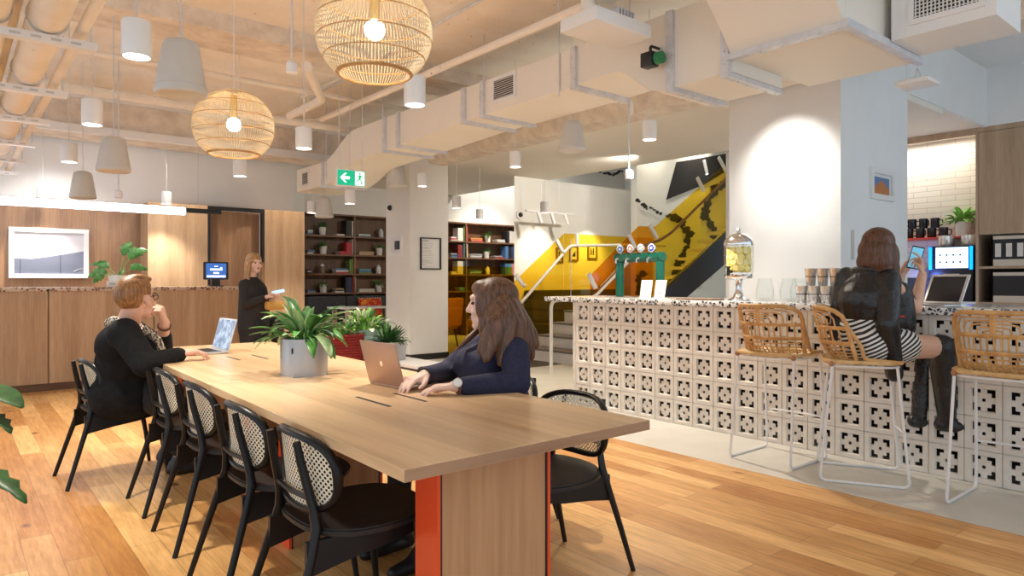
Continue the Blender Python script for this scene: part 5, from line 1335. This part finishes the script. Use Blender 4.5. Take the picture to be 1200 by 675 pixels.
def hand(m, w_, fwd, up, side, curl=.5, sc=1.0, spread=.05, curls=None):
    """palm and five fingers; fwd along the hand, up = back of the hand, side = +1 when the thumb is on the left of fwd"""
    F = frame(fwd, up); P = lambda x,y,z: Vector(w_)+F@Vector((x, y*side, z))*sc
    ks = [(.088,.030),(.093,.010),(.089,-.010),(.080,-.029)]; LN = [(.040,.024,.019),(.044,.028,.020),(.041,.026,.020),(.032,.020,.018)]
    for x, y in ks: m.cap(P(0,y*.55,0), .016*sc, P(x,y,0), .0115*sc, 10)
    m.ball(P(.045,.0,-.003), (.045*sc,.036*sc,.014*sc), 14, F); m.ball(P(.03,.028,-.008), (.03*sc,.016*sc,.014*sc), 12, F)
    for i, ((x,y), ln) in enumerate(zip(ks, LN)):
        c = curls[i] if curls else curl*(1+.12*i); a = math.radians(8); p = P(x,y,0); yaw = (1.5-i)*spread
        for j, l in enumerate(ln):
            a += c*(.9,1.0,.7)[j]; q = p + F@Vector((math.cos(a)*math.cos(yaw), math.sin(yaw)*side, -math.sin(a)))*l*sc
            m.cap(p, (.0095,.0085,.0078)[j]*sc, q, (.0085,.0078,.0066)[j]*sc, 10); p = q
    t = [P(.018,.030,-.006), P(.050,.052,-.016), P(.078,.060,-.024), P(.100,.060,-.030)] if curl < .8 else [P(.018,.030,-.006), P(.045,.048,-.020), P(.070,.042,-.038), P(.084,.026,-.046)]
    for a_, b_, r0, r1 in ((t[0],t[1],.014,.0115),(t[1],t[2],.0115,.010),(t[2],t[3],.010,.0078)): m.cap(a_, r0*sc, b_, r1*sc, 10)
def ik(a, c, l1, l2, pole):
    a, c = Vector(a), Vector(c); d = c-a; L = min(d.length, (l1+l2)*.999); n = d.normalized(); x = (l1*l1-l2*l2+L*L)/(2*L); h = math.sqrt(max(l1*l1-x*x, 0))
    p = Vector(pole); p = (p-n*p.dot(n)).normalized(); return a+n*x+p*h

def shoe(m, an, toe, sc=1.0):
    an, toe = Vector(an), Vector(toe); d = (toe-an); d.z = 0; d.normalize(); g = toe.z
    heel = Vector((an.x, an.y, g+.02))-d*.045
    m.cap(heel+Vector((0,0,.012)), .032*sc, heel+d*.12+Vector((0,0,.014)), .038*sc); m.cap(heel+d*.12+Vector((0,0,.010)), .038*sc, heel+d*.215+Vector((0,0,.0)), .026*sc); m.cap(heel+Vector((0,0,.02)), .034*sc, an+Vector((0,0,-.0)), .040*sc)
    m.cap(an, .042*sc, heel+d*.12+Vector((0,0,.02)), .034*sc)

# ---- 1. man in the black jacket
mr = thing('person', 'person in a black jacket and glasses sitting at the table, hand at the chin', 'person', (.72, 4.80, 0))
hc = W(160, 349, 4.02); HF = frame((.80, .62, .04)); 
hc = W(159, 350, 4.0); hs = 1.13
nb = W(147, 385, 4.06); pel = W(138, 452, 4.15); chest = W(146, 415, 4.10)
shR = W(146, 390, 3.93); shL = W(152, 388, 4.27); elR = W(170, 427, 3.86); wrR = W(211, 415.5, 4.02)
elL = W(189, 409, 4.33); wrL = W(193, 378, 4.20)
hipR, hipL = pel+Vector((.09,-.09,-.0)), pel+Vector((.09,.09,-.0)); knR = W(212, 487, 4.10); knL = W(214, 480, 4.45)
anR = Vector((1.10,4.56,.11)); anL = Vector((1.12,4.92,.11))
m = MB(); head(m, hc, HF, hs); m.cap(nb+Vector((0,0,-.02)), .068, hc+HF@Vector((-.02,0,-.055)), .058)
m.cap(pel+Vector((.04,0,0)), .12, chest+Vector((.03,0,0)), .12); m.cap(chest+Vector((.03,0,0)), .12, nb+Vector((0,0,-.07)), .09); m.cap(shR, .06, shL, .06)
for s_, e_, w_ in ((shR,elR,wrR),(shL,elL,wrL)): m.cap(s_, .055, e_, .045); m.cap(e_, .046, w_, .029)
for h_, k_, a_ in ((hipR,knR,anR),(hipL,knL,anL)): m.cap(h_, .085, k_, .06); m.cap(k_, .055, a_, .038)
hd = (W(236,409,4.10)-wrR).normalized(); hand(m, wrR, hd+Vector((0,0,-.05)), (0,0,1), 1, .38, 1.05)
hand(m, wrL, (W(186,352,4.16)-wrL), (.75,-.45,.1), -1, .95, 1.0)
remesh(m, 'body', skin_m, mr, .0055, 3)
jk = noisy('black_cloth', (.008,.008,.009), (.013,.013,.014), 30, .85, .2, bd=.004)
m = MB(); m.cap(pel+Vector((.03,0,.02)), .175, chest+Vector((.03,0,-.02)), .185); m.cap(chest+Vector((.02,0,0)), .18, nb+Vector((-.03,0,-.10)), .135); m.cap(shR+Vector((-.01,0,-.01)), .088, shL+Vector((-.01,0,-.01)), .088)
m.cap(nb+Vector((-.02,-.02,-.05)), .10, shR, .085); m.cap(nb+Vector((-.02,.02,-.05)), .10, shL, .085)
m.cap(shR, .088, elR, .073); m.cap(elR, .073, wrR-(wrR-elR).normalized()*.01, .047); m.cap(shL, .088, elL, .07); m.cap(elL, .07, elL.lerp(wrL,.45), .055)
m.cap(pel+Vector((-.02,-.07,-.05)), .15, pel+Vector((.06,-.09,-.05)), .15); m.cap(pel+Vector((-.02,.06,-.05)), .15, pel+Vector((.06,.09,-.05)), .15)
jk.node_tree.nodes['Principled BSDF'].inputs['Specular IOR Level'].default_value = .2
jo = remesh(m, 'jacket', jk, mr, .011, 5)
m = MB()
for h_, k_, a_ in ((hipR,knR,anR),(hipL,knL,anL)): m.cap(h_, .11, k_, .078); m.cap(k_, .078, k_.lerp(a_,.78), .06)
remesh(m, 'trousers', pm('black_trousers',(.014,.014,.016),.8), mr, .012, 4)
m = MB(); shoe(m, anR, (1.25,4.56,.0)); remesh(m, 'shoe', black, mr, .008, 2); m = MB(); shoe(m, anL, (1.27,4.92,.0)); remesh(m, 'shoe', black, mr, .008, 2)
m = MB(); H = lambda x,y,z: hc+HF@Vector((x,y,z))*hs
t = bmesh.new(); bmesh.ops.create_uvsphere(t, u_segments=64, v_segments=40, radius=1)
for v in t.verts: v.co = Vector((-.014+v.co.x*.102, v.co.y*.081, .027+v.co.z*.098))
def hairline(x): return .062 if x > .045 else (.062-(.045-x)*2.2 if x > .012 else (-.010 if x > -.004 else (.018 if x > -.030 else -.052)))
bmesh.ops.delete(t, geom=[v for v in t.verts if v.co.z < hairline(v.co.x)], context='VERTS')
bmesh.ops.solidify(t, geom=list(t.faces), thickness=.016)
for v in t.verts: v.co = H(*v.co)
m.add(t)
for p, r in (((.030,.0,.100),(.055,.056,.024)), ((.058,.004,.098),(.034,.048,.022)), ((.0,-.01,.112),(.05,.045,.018)), ((.074,.008,.092),(.018,.036,.015))): m.ball(H(*p), tuple(k*hs for k in r), 20, HF)
remesh(m, 'hair', hair_mat('hair_ginger', (.16,.065,.02), (.42,.21,.08)), mr, .005, 4)
m = MB()
for i in range(26):
    a = 2*PI*i/26; 
ring_ = [nb + Vector((.085*math.cos(a)-.0, .085*math.sin(a), .012+.02*math.sin(a*2)-.025*math.cos(a))) for a in [2*PI*i/24 for i in range(24)]]
m.tube(ring_, .026, 10, closed=True); sc_end = [nb+Vector((.08,-.05,.0)), nb+Vector((.155,-.06,-.07)), nb+Vector((.19,-.06,-.17)), nb+Vector((.205,-.06,-.26))]
m.tube(sc_end, [(.022,.034)]*4, 10); m.tube([p+Vector((.0,.10,0)) for p in sc_end], [(.022,.034)]*4, 10)
m.done('scarf', noisy('patterned_scarf', (.75,.66,.52), (.05,.04,.035), 70, .8, lo=.45, hi=.55), mr, wld=True)
m = MB(); 
for s in (-1,1):
    m.tube([H(.094,s*.032+.026*math.cos(a),.006+.019*math.sin(a)) for a in [2*PI*i/18 for i in range(18)]], .0022, 6, closed=True); m.tube([H(.092,s*.058,.012), H(.05,s*.076,.014), H(-.01,s*.084,.010)], .0024, 6)
m.tube([H(.098,-.008,.010), H(.098,.008,.010)], .002, 6); m.done('glasses', black, mr, wld=True)
wd_ = (wrL-elL).normalized(); cc = elL.lerp(wrL,.86); q = frame(wd_, (1,0,0))
MB().tube([cc+q@Vector((0,.036*math.cos(a),.036*math.sin(a))) for a in [2*PI*i/24 for i in range(24)]], (.004,.010), 8, closed=True).done('watch_strap', pm('brown_leather',(.12,.05,.03),.5), mr, wld=True)
eyes(hc, HF, hs, mr, False)

# ---- 2. woman in the navy jumper
wr_ = thing('person', 'person with long brown hair in a navy jumper typing at the table', 'person', (2.07, 2.68, 0))
hc = W(576, 357, 3.16); HF = frame((-.74, .68, -.02)); hs = 1.04
nb = W(581, 395, 3.20); chest = W(574, 428, 3.20); pel = W(583, 493, 3.24)
shR = W(556, 410, 3.36); shL = W(603, 412, 3.06); elL = W(606, 449, 2.96); wrL = W(533, 452.5, 2.84); elR = W(524, 436, 3.32); wrR = W(497, 439.5, 3.02)
hipL, hipR = pel+Vector((-.05,-.10,-.02)), pel+Vector((-.05,.10,-.02)); knL = pel+Vector((-.46,-.12,-.02)); knR = pel+Vector((-.46,.12,-.02)); anL = Vector((knL.x-.0,knL.y,.10)); anR = Vector((knR.x,knR.y,.10))
m = MB(); head(m, hc, HF, hs); m.cap(nb, .052, hc+HF@Vector((-.02,0,-.055)), .048)
m.cap(pel, .14, chest, .115); m.cap(chest, .115, nb+Vector((0,0,-.07)), .085); m.cap(shR, .045, shL, .045)
for s_, e_, w_ in ((shR,elR,wrR),(shL,elL,wrL)): m.cap(s_, .045, e_, .037); m.cap(e_, .038, w_, .025)
for h_, k_, a_ in ((hipR,knR,anR),(hipL,knL,anL)): m.cap(h_, .08, k_, .055); m.cap(k_, .05, a_, .035)
hand(m, wrL, W(497,451.5,2.84)-wrL+Vector((0,0,-.012)), (0,0,1), -1, .22, .95); hand(m, wrR, W(474,445,2.92)-wrR+Vector((0,0,-.01)), (0,0,1), 1, .24, .95)
remesh(m, 'body', noisy('skin_fair', (.76,.50,.40), (.82,.56,.46), 8, .5), wr_, .0055, 3)
navy_knit = noisy('navy_knit', (.012,.013,.040), (.020,.021,.058), 60, .85, .3, bd=.003)
m = MB(); m.cap(pel+Vector((0,0,.03)), .175, chest+Vector((.0,0,-.03)), .145); m.cap(chest, .150, nb+Vector((.0,0,-.09)), .105); m.cap(chest+Vector((-.06,-.05,.0)), .085, chest+Vector((-.06,.07,.0)), .085)
m.cap(shR, .066, shL, .070); m.cap(shR, .066, elR, .056); m.cap(elR, .056, wrR-(wrR-elR).normalized()*.03, .038); m.cap(shL, .070, elL, .060); m.cap(elL, .060, wrL-(wrL-elL).normalized()*.045, .040); m.cap(nb+Vector((0,0,-.03)), .078, shL, .062); m.cap(nb+Vector((0,0,-.03)), .078, shR, .058)
remesh(m, 'jumper', navy_knit, wr_, .009, 4)
m = MB()
for h_, k_, a_ in ((hipR,knR,anR),(hipL,knL,anL)): m.cap(h_, .10, k_, .07); m.cap(k_, .065, a_, .045)
remesh(m, 'trousers', pm('black_trousers',(.014,.014,.016),.8), wr_, .012, 3)
m = MB(); shoe(m, anR, (anR.x-.15,anR.y,.0)); remesh(m, 'shoe', black, wr_, .008, 2); m = MB(); shoe(m, anL, (anL.x-.15,anL.y,0)); remesh(m, 'shoe', black, wr_, .008, 2)
H = lambda x,y,z: hc+HF@Vector((x,y,z))*hs
m = MB()
for p, r in (((-.022,0,.040),(.104,.086,.086)), ((-.050,0,-.01),(.078,.088,.095)), ((-.06,0,-.08),(.062,.086,.09)), ((.03,0,.075),(.06,.065,.04))): m.ball(H(*p), tuple(k*hs for k in r), 20, HF)
rnd = random.Random(4)
for (u, w0, z0_, e1, e2, ra, rb) in ((-.035,-.080,-.01,W(588,375,3.04),W(570,420,2.99),.040,.022), (-.055,-.072,.0,W(596,380,3.06),W(588,424,3.03),.046,.026), (-.075,-.050,.0,W(606,380,3.10),W(606,424,3.09),.046,.024),
        (-.085,-.02,.0,W(612,380,3.17),W(622,418,3.17),.046,.022), (-.085,.03,.0,W(612,378,3.26),W(628,404,3.24),.046,.022), (.0,-.078,-.02,W(578,378,3.02),W(562,412,3.0),.030,.016), (-.06,.07,-.02,W(590,378,3.34),W(600,404,3.32),.04,.02)):
    a0 = H(u, -w0, z0_); m.cap(a0, ra, e1, ra*.98); m.cap(e1, ra*.98, e1.lerp(e2,.6), ra*.85); m.cap(e1.lerp(e2,.6), ra*.85, e2, rb)
m.cap(H(.03,-.07,-.08), .018, W(548,398,3.16), .016); m.cap(W(548,398,3.16), .016, W(533,412,3.12), .005)
m.ball(H(-.005,.052,.0), (.078,.046,.105), 20, HF); m.ball(H(.0,.060,-.09), (.06,.04,.08), 20, HF)
remesh(m, 'hair', hair_mat('hair_brown', (.050,.020,.010), (.19,.085,.038)), wr_, .007, 9)
eyes(hc, HF, hs, wr_)
def band(c, d, r, w_, t, name, mat, parent):
    q = frame(d, (0,0,1) if abs(Vector(d).normalized().z) < .9 else (1,0,0)); MB().tube([c+q@Vector((0,r*math.cos(a),r*math.sin(a))) for a in [2*PI*i/24 for i in range(24)]], (t,w_), 8, closed=True, flat=None).done(name, mat, parent, wld=True)
    return q
cc = wrL-(wrL-elL).normalized()*.012; band(cc, wrL-elL, .030, .008, .004, 'watch_strap', pm('brown_leather',(.12,.05,.03),.5), wr_)
fd_ = (Vector((0,0,CH))-cc).normalized(); fd_ = (fd_+Vector((0,0,.4))).normalized(); fc = cc+fd_*.032
MB().tube([fc, fc+fd_*.007], .020, 24).done('watch_case', steel, wr_, wld=True); MB().tube([fc+fd_*.0072, fc+fd_*.0078], .016, 24).done('watch_dial', white_plastic, wr_, wld=True)
band(wrR-(wrR-elR).normalized()*.0, wrR-elR, .029, .005, .005, 'bracelet', black, wr_)

# ---- 3. woman walking past the desk with a phone
sr = thing('person', 'person with long fair hair in dark clothes walking past the desk holding a phone', 'person', (2.85, 8.05, 0))
b0 = Vector((2.85, 8.05, 0)); Rt = Vector((CS,-SN,0)); Fw = Vector((SN,CS,0))
def S(px, py, dz=0): return W(px, py, 8.03+dz)
hc = S(298, 309); HF = frame((Rt*.75-Fw*.66)); hs = 1.0
nb = S(295, 326); chest = S(297, 343); pel = S(298, 372); shR = S(286, 334, -.12); shL = S(304, 334, .14); elR = S(288,357,-.18); wrR = S(313,348,-.22); elL = S(309,356,.1); wrL = S(318,352,-.1)
hipR, hipL = pel+Vector((-.03,-.08,-.03)), pel+Vector((.03,.08,-.03)); knR = Vector((2.78,7.98,.48)); knL = Vector((3.0,8.02,.50)); anR = Vector((2.62,8.08,.11)); anL = Vector((3.12,7.90,.10))
m = MB(); head(m, hc, HF, hs); m.cap(nb, .05, hc+HF@Vector((-.02,0,-.055)), .047); m.cap(pel, .13, chest, .11); m.cap(chest, .11, nb+Vector((0,0,-.05)), .075); m.cap(shR, .045, shL, .045)
for s_, e_, w_ in ((shR,elR,wrR),(shL,elL,wrL)): m.cap(s_, .045, e_, .036); m.cap(e_, .036, w_, .025)
for h_, k_, a_ in ((hipR,knR,anR),(hipL,knL,anL)): m.cap(h_, .085, k_, .055); m.cap(k_, .05, a_, .035)
hand(m, wrR, S(322,343,-.25)-wrR, (0,-.3,1), -1, .35, 1.0); hand(m, wrL, S(326,347,-.16)-wrL, (0,.3,-1), -1, .45, 1.0)
remesh(m, 'body', M['skin_fair'], sr, .007, 3)
coat = pm('charcoal_coat',(.022,.020,.020),.8)
m = MB(); m.cap(pel+Vector((0,0,-.12)), .19, chest, .165); m.cap(chest, .14, nb+Vector((0,0,-.07)), .10); m.cap(shR,.065,shL,.065); m.cap(nb+Vector((0,0,-.05)),.08,shR,.06); m.cap(nb+Vector((0,0,-.05)),.08,shL,.06)
for s_, e_, w_ in ((shR,elR,wrR),(shL,elL,wrL)): m.cap(s_, .066, e_, .055); m.cap(e_, .055, e_.lerp(w_,.85), .042)
m.cap(pel+Vector((0,0,-.15)), .175, pel+Vector((0,0,-.35)), .16)
remesh(m, 'coat', coat, sr, .012, 4)
m = MB()
for k_, a_ in ((knR,anR),(knL,anL)): m.cap(k_+Vector((0,0,.2)), .09, k_, .07); m.cap(k_, .068, a_, .045)
remesh(m, 'trousers', M['black_trousers'], sr, .012, 3)
m = MB(); d_ = (anL-anR); d_.z = 0; d_.normalize(); shoe(m, anR, (anR+d_*.15)*1.0-Vector((0,0,.11))); remesh(m, 'shoe', black, sr, .008, 2); m = MB(); shoe(m, anL, anL+d_*.15-Vector((0,0,.10))); remesh(m, 'shoe', black, sr, .008, 2)
H = lambda x,y,z: hc+HF@Vector((x,y,z))*hs
m = MB()
for p, r in (((-.018,0,.042),(.108,.088,.09)), ((-.05,0,-.01),(.082,.090,.095)), ((-.06,0,-.08),(.062,.09,.09)), ((-.065,0,-.15),(.05,.095,.08)), ((-.06,0,-.21),(.045,.10,.07))): m.ball(H(*p), r, 20, HF)
for s in (-1,1): m.cap(H(.035,s*.080,.0), .022, H(.02,s*.088,-.16), .026); m.cap(H(.02,s*.088,-.16), .026, H(.045,s*.09,-.27), .014)
remesh(m, 'hair', hair_mat('hair_fair', (.30,.15,.055), (.60,.38,.18)), sr, .008, 4); eyes(hc, HF, hs, sr)
phn = S(326,342,-.22); ph = thing('phone', 'phone held by the person walking past the desk', 'phone', tuple(phn)); ph.rotation_euler = (.5,-.2,-.3)
MB().rbox(-.075,.075,-.037,.037,-.004,.004,.003).done('case', silver, ph); MB().box(-.068,.068,-.033,.033,.0042,.0048).done('screen', emis('phone_screen',(.35,.55,.8),.8), ph)
MB().rbox(-.11,.11,-.05,.05,-.05,.05,.03, 2, Matrix.Translation(S(322,358,-.22))).done('mustard_bag', pm('mustard_bag',(.50,.28,.06),.6), sr, wld=True)

# ---- 4. woman on the bar stool
qr = thing('person', 'person in a black leather jacket and striped skirt sitting on a bar stool', 'person', (4.31, 1.87, 0))
def Q(px, py, dz=0): return W(px, py, 4.20+dz)
hc = Q(1031, 291); HF = frame((.93,-.12,-.06)); hs = 1.0
nb = Q(1019, 318); chest = Q(1016, 352); pel = Q(1017, 398)
shL = Q(992, 325, .12); shR = Q(1041, 328, -.10); elL = Q(1046,358,.28); wrL = Q(1056,322,.34); elR = Q(1072,362,-.0); wrR = Q(1081,322,.13)
hipR, hipL = Q(1024,404,-.10), Q(1026,402,.10); knR = Q(1103,407,-.08); knL = Q(1088,408,.10); anR = Q(1110,494,-.05); anL = Q(1078,488,.08)
m = MB(); head(m, hc, HF, hs); m.cap(nb, .052, hc+HF@Vector((-.02,0,-.055)), .048); m.cap(pel, .14, chest, .115); m.cap(chest, .115, nb+Vector((0,0,-.05)), .08); m.cap(shR,.045,shL,.045)
for s_, e_, w_ in ((shR,elR,wrR),(shL,elL,wrL)): m.cap(s_, .045, e_, .040); m.cap(e_, .040, w_, .027)
for h_, k_, a_ in ((hipR,knR,anR),(hipL,knL,anL)): m.cap(h_, .095, k_, .064); m.cap(k_, .052, a_, .034)
hand(m, wrL, Q(1072,298,.30)-wrL, (.2,.5,.4), -1, .5, .95); hand(m, wrR, Q(1080,300,.17)-wrR, (.35,-.9,.1), 1, 1.05, .95, curls=[.35,.95,1.1,1.15])
remesh(m, 'body', noisy('skin_warm', (.66,.38,.26), (.74,.45,.32), 8, .5), qr, .0055, 3)
leather = noisy('black_leather', (.010,.010,.011), (.018,.018,.020), 9, .27, .8, bd=.02)
m = MB(); m.cap(pel+Vector((0,0,.16)), .155, chest, .165); m.cap(chest+Vector((0,0,.0)), .160, nb+Vector((0,0,-.09)), .115); m.cap(shR+Vector((0,0,-.02)),.070,shL+Vector((0,0,-.02)),.068); m.cap(nb+Vector((0,0,-.04)),.075,shR,.062); m.cap(nb+Vector((0,0,-.04)),.075,shL,.060)
m.cap(Q(1052,345,-.02),.085,Q(1056,378,-.02),.085); m.cap(Q(1062,352,-.0),.055,Q(1063,384,.0),.05); m.cap(Q(1050,390,.0),.07,Q(1020,378,.0),.13)
cuff = Q(1048,438,-.16)
m.cap(shR,.072,Q(1040,380,-.20),.066); m.cap(Q(1040,380,-.20),.066,cuff,.050)
m.cap(shL,.068,Q(985,360,.12),.062); m.cap(Q(985,360,.12),.062,Q(984,392,.1),.048)
m.tube([nb+HF@Vector((.07*math.cos(a),.085*math.sin(a),.01)) for a in [2*PI*i/20 for i in range(20)]], .020, 8, closed=True)
remesh(m, 'leather_jacket', leather, qr, .009, 3)
m = MB(); m.cap(pel+Vector((0,0,.06)), .165, pel+Vector((0,0,-.0)), .17); m.cap(hipR, .128, hipR.lerp(knR,.42), .105); m.cap(hipL, .125, hipL.lerp(knL,.42), .105)
st_m = stripes('striped_skirt', (.80,.78,.74), (.012,.012,.012), 'Z', .022); nt_ = st_m.node_tree
for n_ in nt_.nodes:
    if n_.type == 'MAPPING': n_.inputs['Rotation'].default_value = (.35,.45,0)
remesh(m, 'skirt', st_m, qr, .009, 3)
m = MB(); toeR = Q(1138,504,-.10); toeL = Q(1106,499,.04)
for k_, a_, t_, dz in ((knR,anR,toeR,0),(knL,anL,toeL,0)):
    m.cap(k_, .080, k_.lerp(a_,.25), .072); m.cap(k_.lerp(a_,.25), .072, a_, .050); d = (t_-a_); d.z = 0; d.normalize(); b_ = Vector((a_.x,a_.y,t_.z+.02))
    m.cap(b_-d*.03, .042, b_+d*.09, .042); m.cap(b_+d*.09, .042, t_+Vector((0,0,.012)), .026); m.cap(a_, .050, b_, .044)
remesh(m, 'boots', leather, qr, .008, 2)
H = lambda x,y,z: hc+HF@Vector((x,y,z))*hs
m = MB()
for p, r in (((-.020,0,.042),(.106,.092,.088)), ((-.055,0,-.02),(.080,.102,.10)), ((-.06,0,-.085),(.068,.108,.085)), ((-.05,0,-.13),(.055,.105,.06)), ((.0,-.085,-.06),(.05,.03,.09)), ((.0,.085,-.06),(.05,.03,.09)), ((.02,-.09,-.13),(.035,.022,.06))): m.ball(H(*p), r, 20, HF)
remesh(m, 'hair', hair_mat('hair_chestnut', (.045,.016,.008), (.16,.065,.028)), qr, .007, 12); eyes(hc, HF, hs, qr)
bp_ = [(Q(1056,371,-.145),(.5,.02,.03),(.026,.008)),(Q(1049,388,-.19),(.6,.04,.05),(.012,.012))]
for k, (p, c, (rx, rz_)) in enumerate(bp_):
    MB().ball(p, (rx,.012,rz_), 14, Matrix.Rotation(-YAW,3,'Z')).done('badge', pm('badge_red_%s' % 'ab'[k], c, .4), qr, wld=True)
MB().tube([Q(1052,333,-.10), Q(1061,352,-.09)], .0035, 6).tube([Q(1055,346,-.10), Q(1060,336,-.10)], .003, 6).done('zip_pulls', chrome, qr, wld=True)
pq = Q(1073,302,.20); ph = thing('phone', 'phone held up by the person in the leather jacket at the bar', 'phone', tuple(pq)); 
ph.rotation_euler = (0, 0, 0); ph.rotation_mode = 'QUATERNION'
nrm = (Vector((0,0,CH+.1))-pq).normalized(); q_ = nrm.to_track_quat('Z','Y'); ph.rotation_quaternion = q_ @ Quaternion((0,0,1), -.25)
MB().rbox(-.036,.036,-.074,.074,-.004,.004,.003).done('case', black, ph); MB().box(-.031,.031,-.066,.066,.0042,.0048).done('screen', emis('phone_blue',(.10,.32,.45),.9), ph)
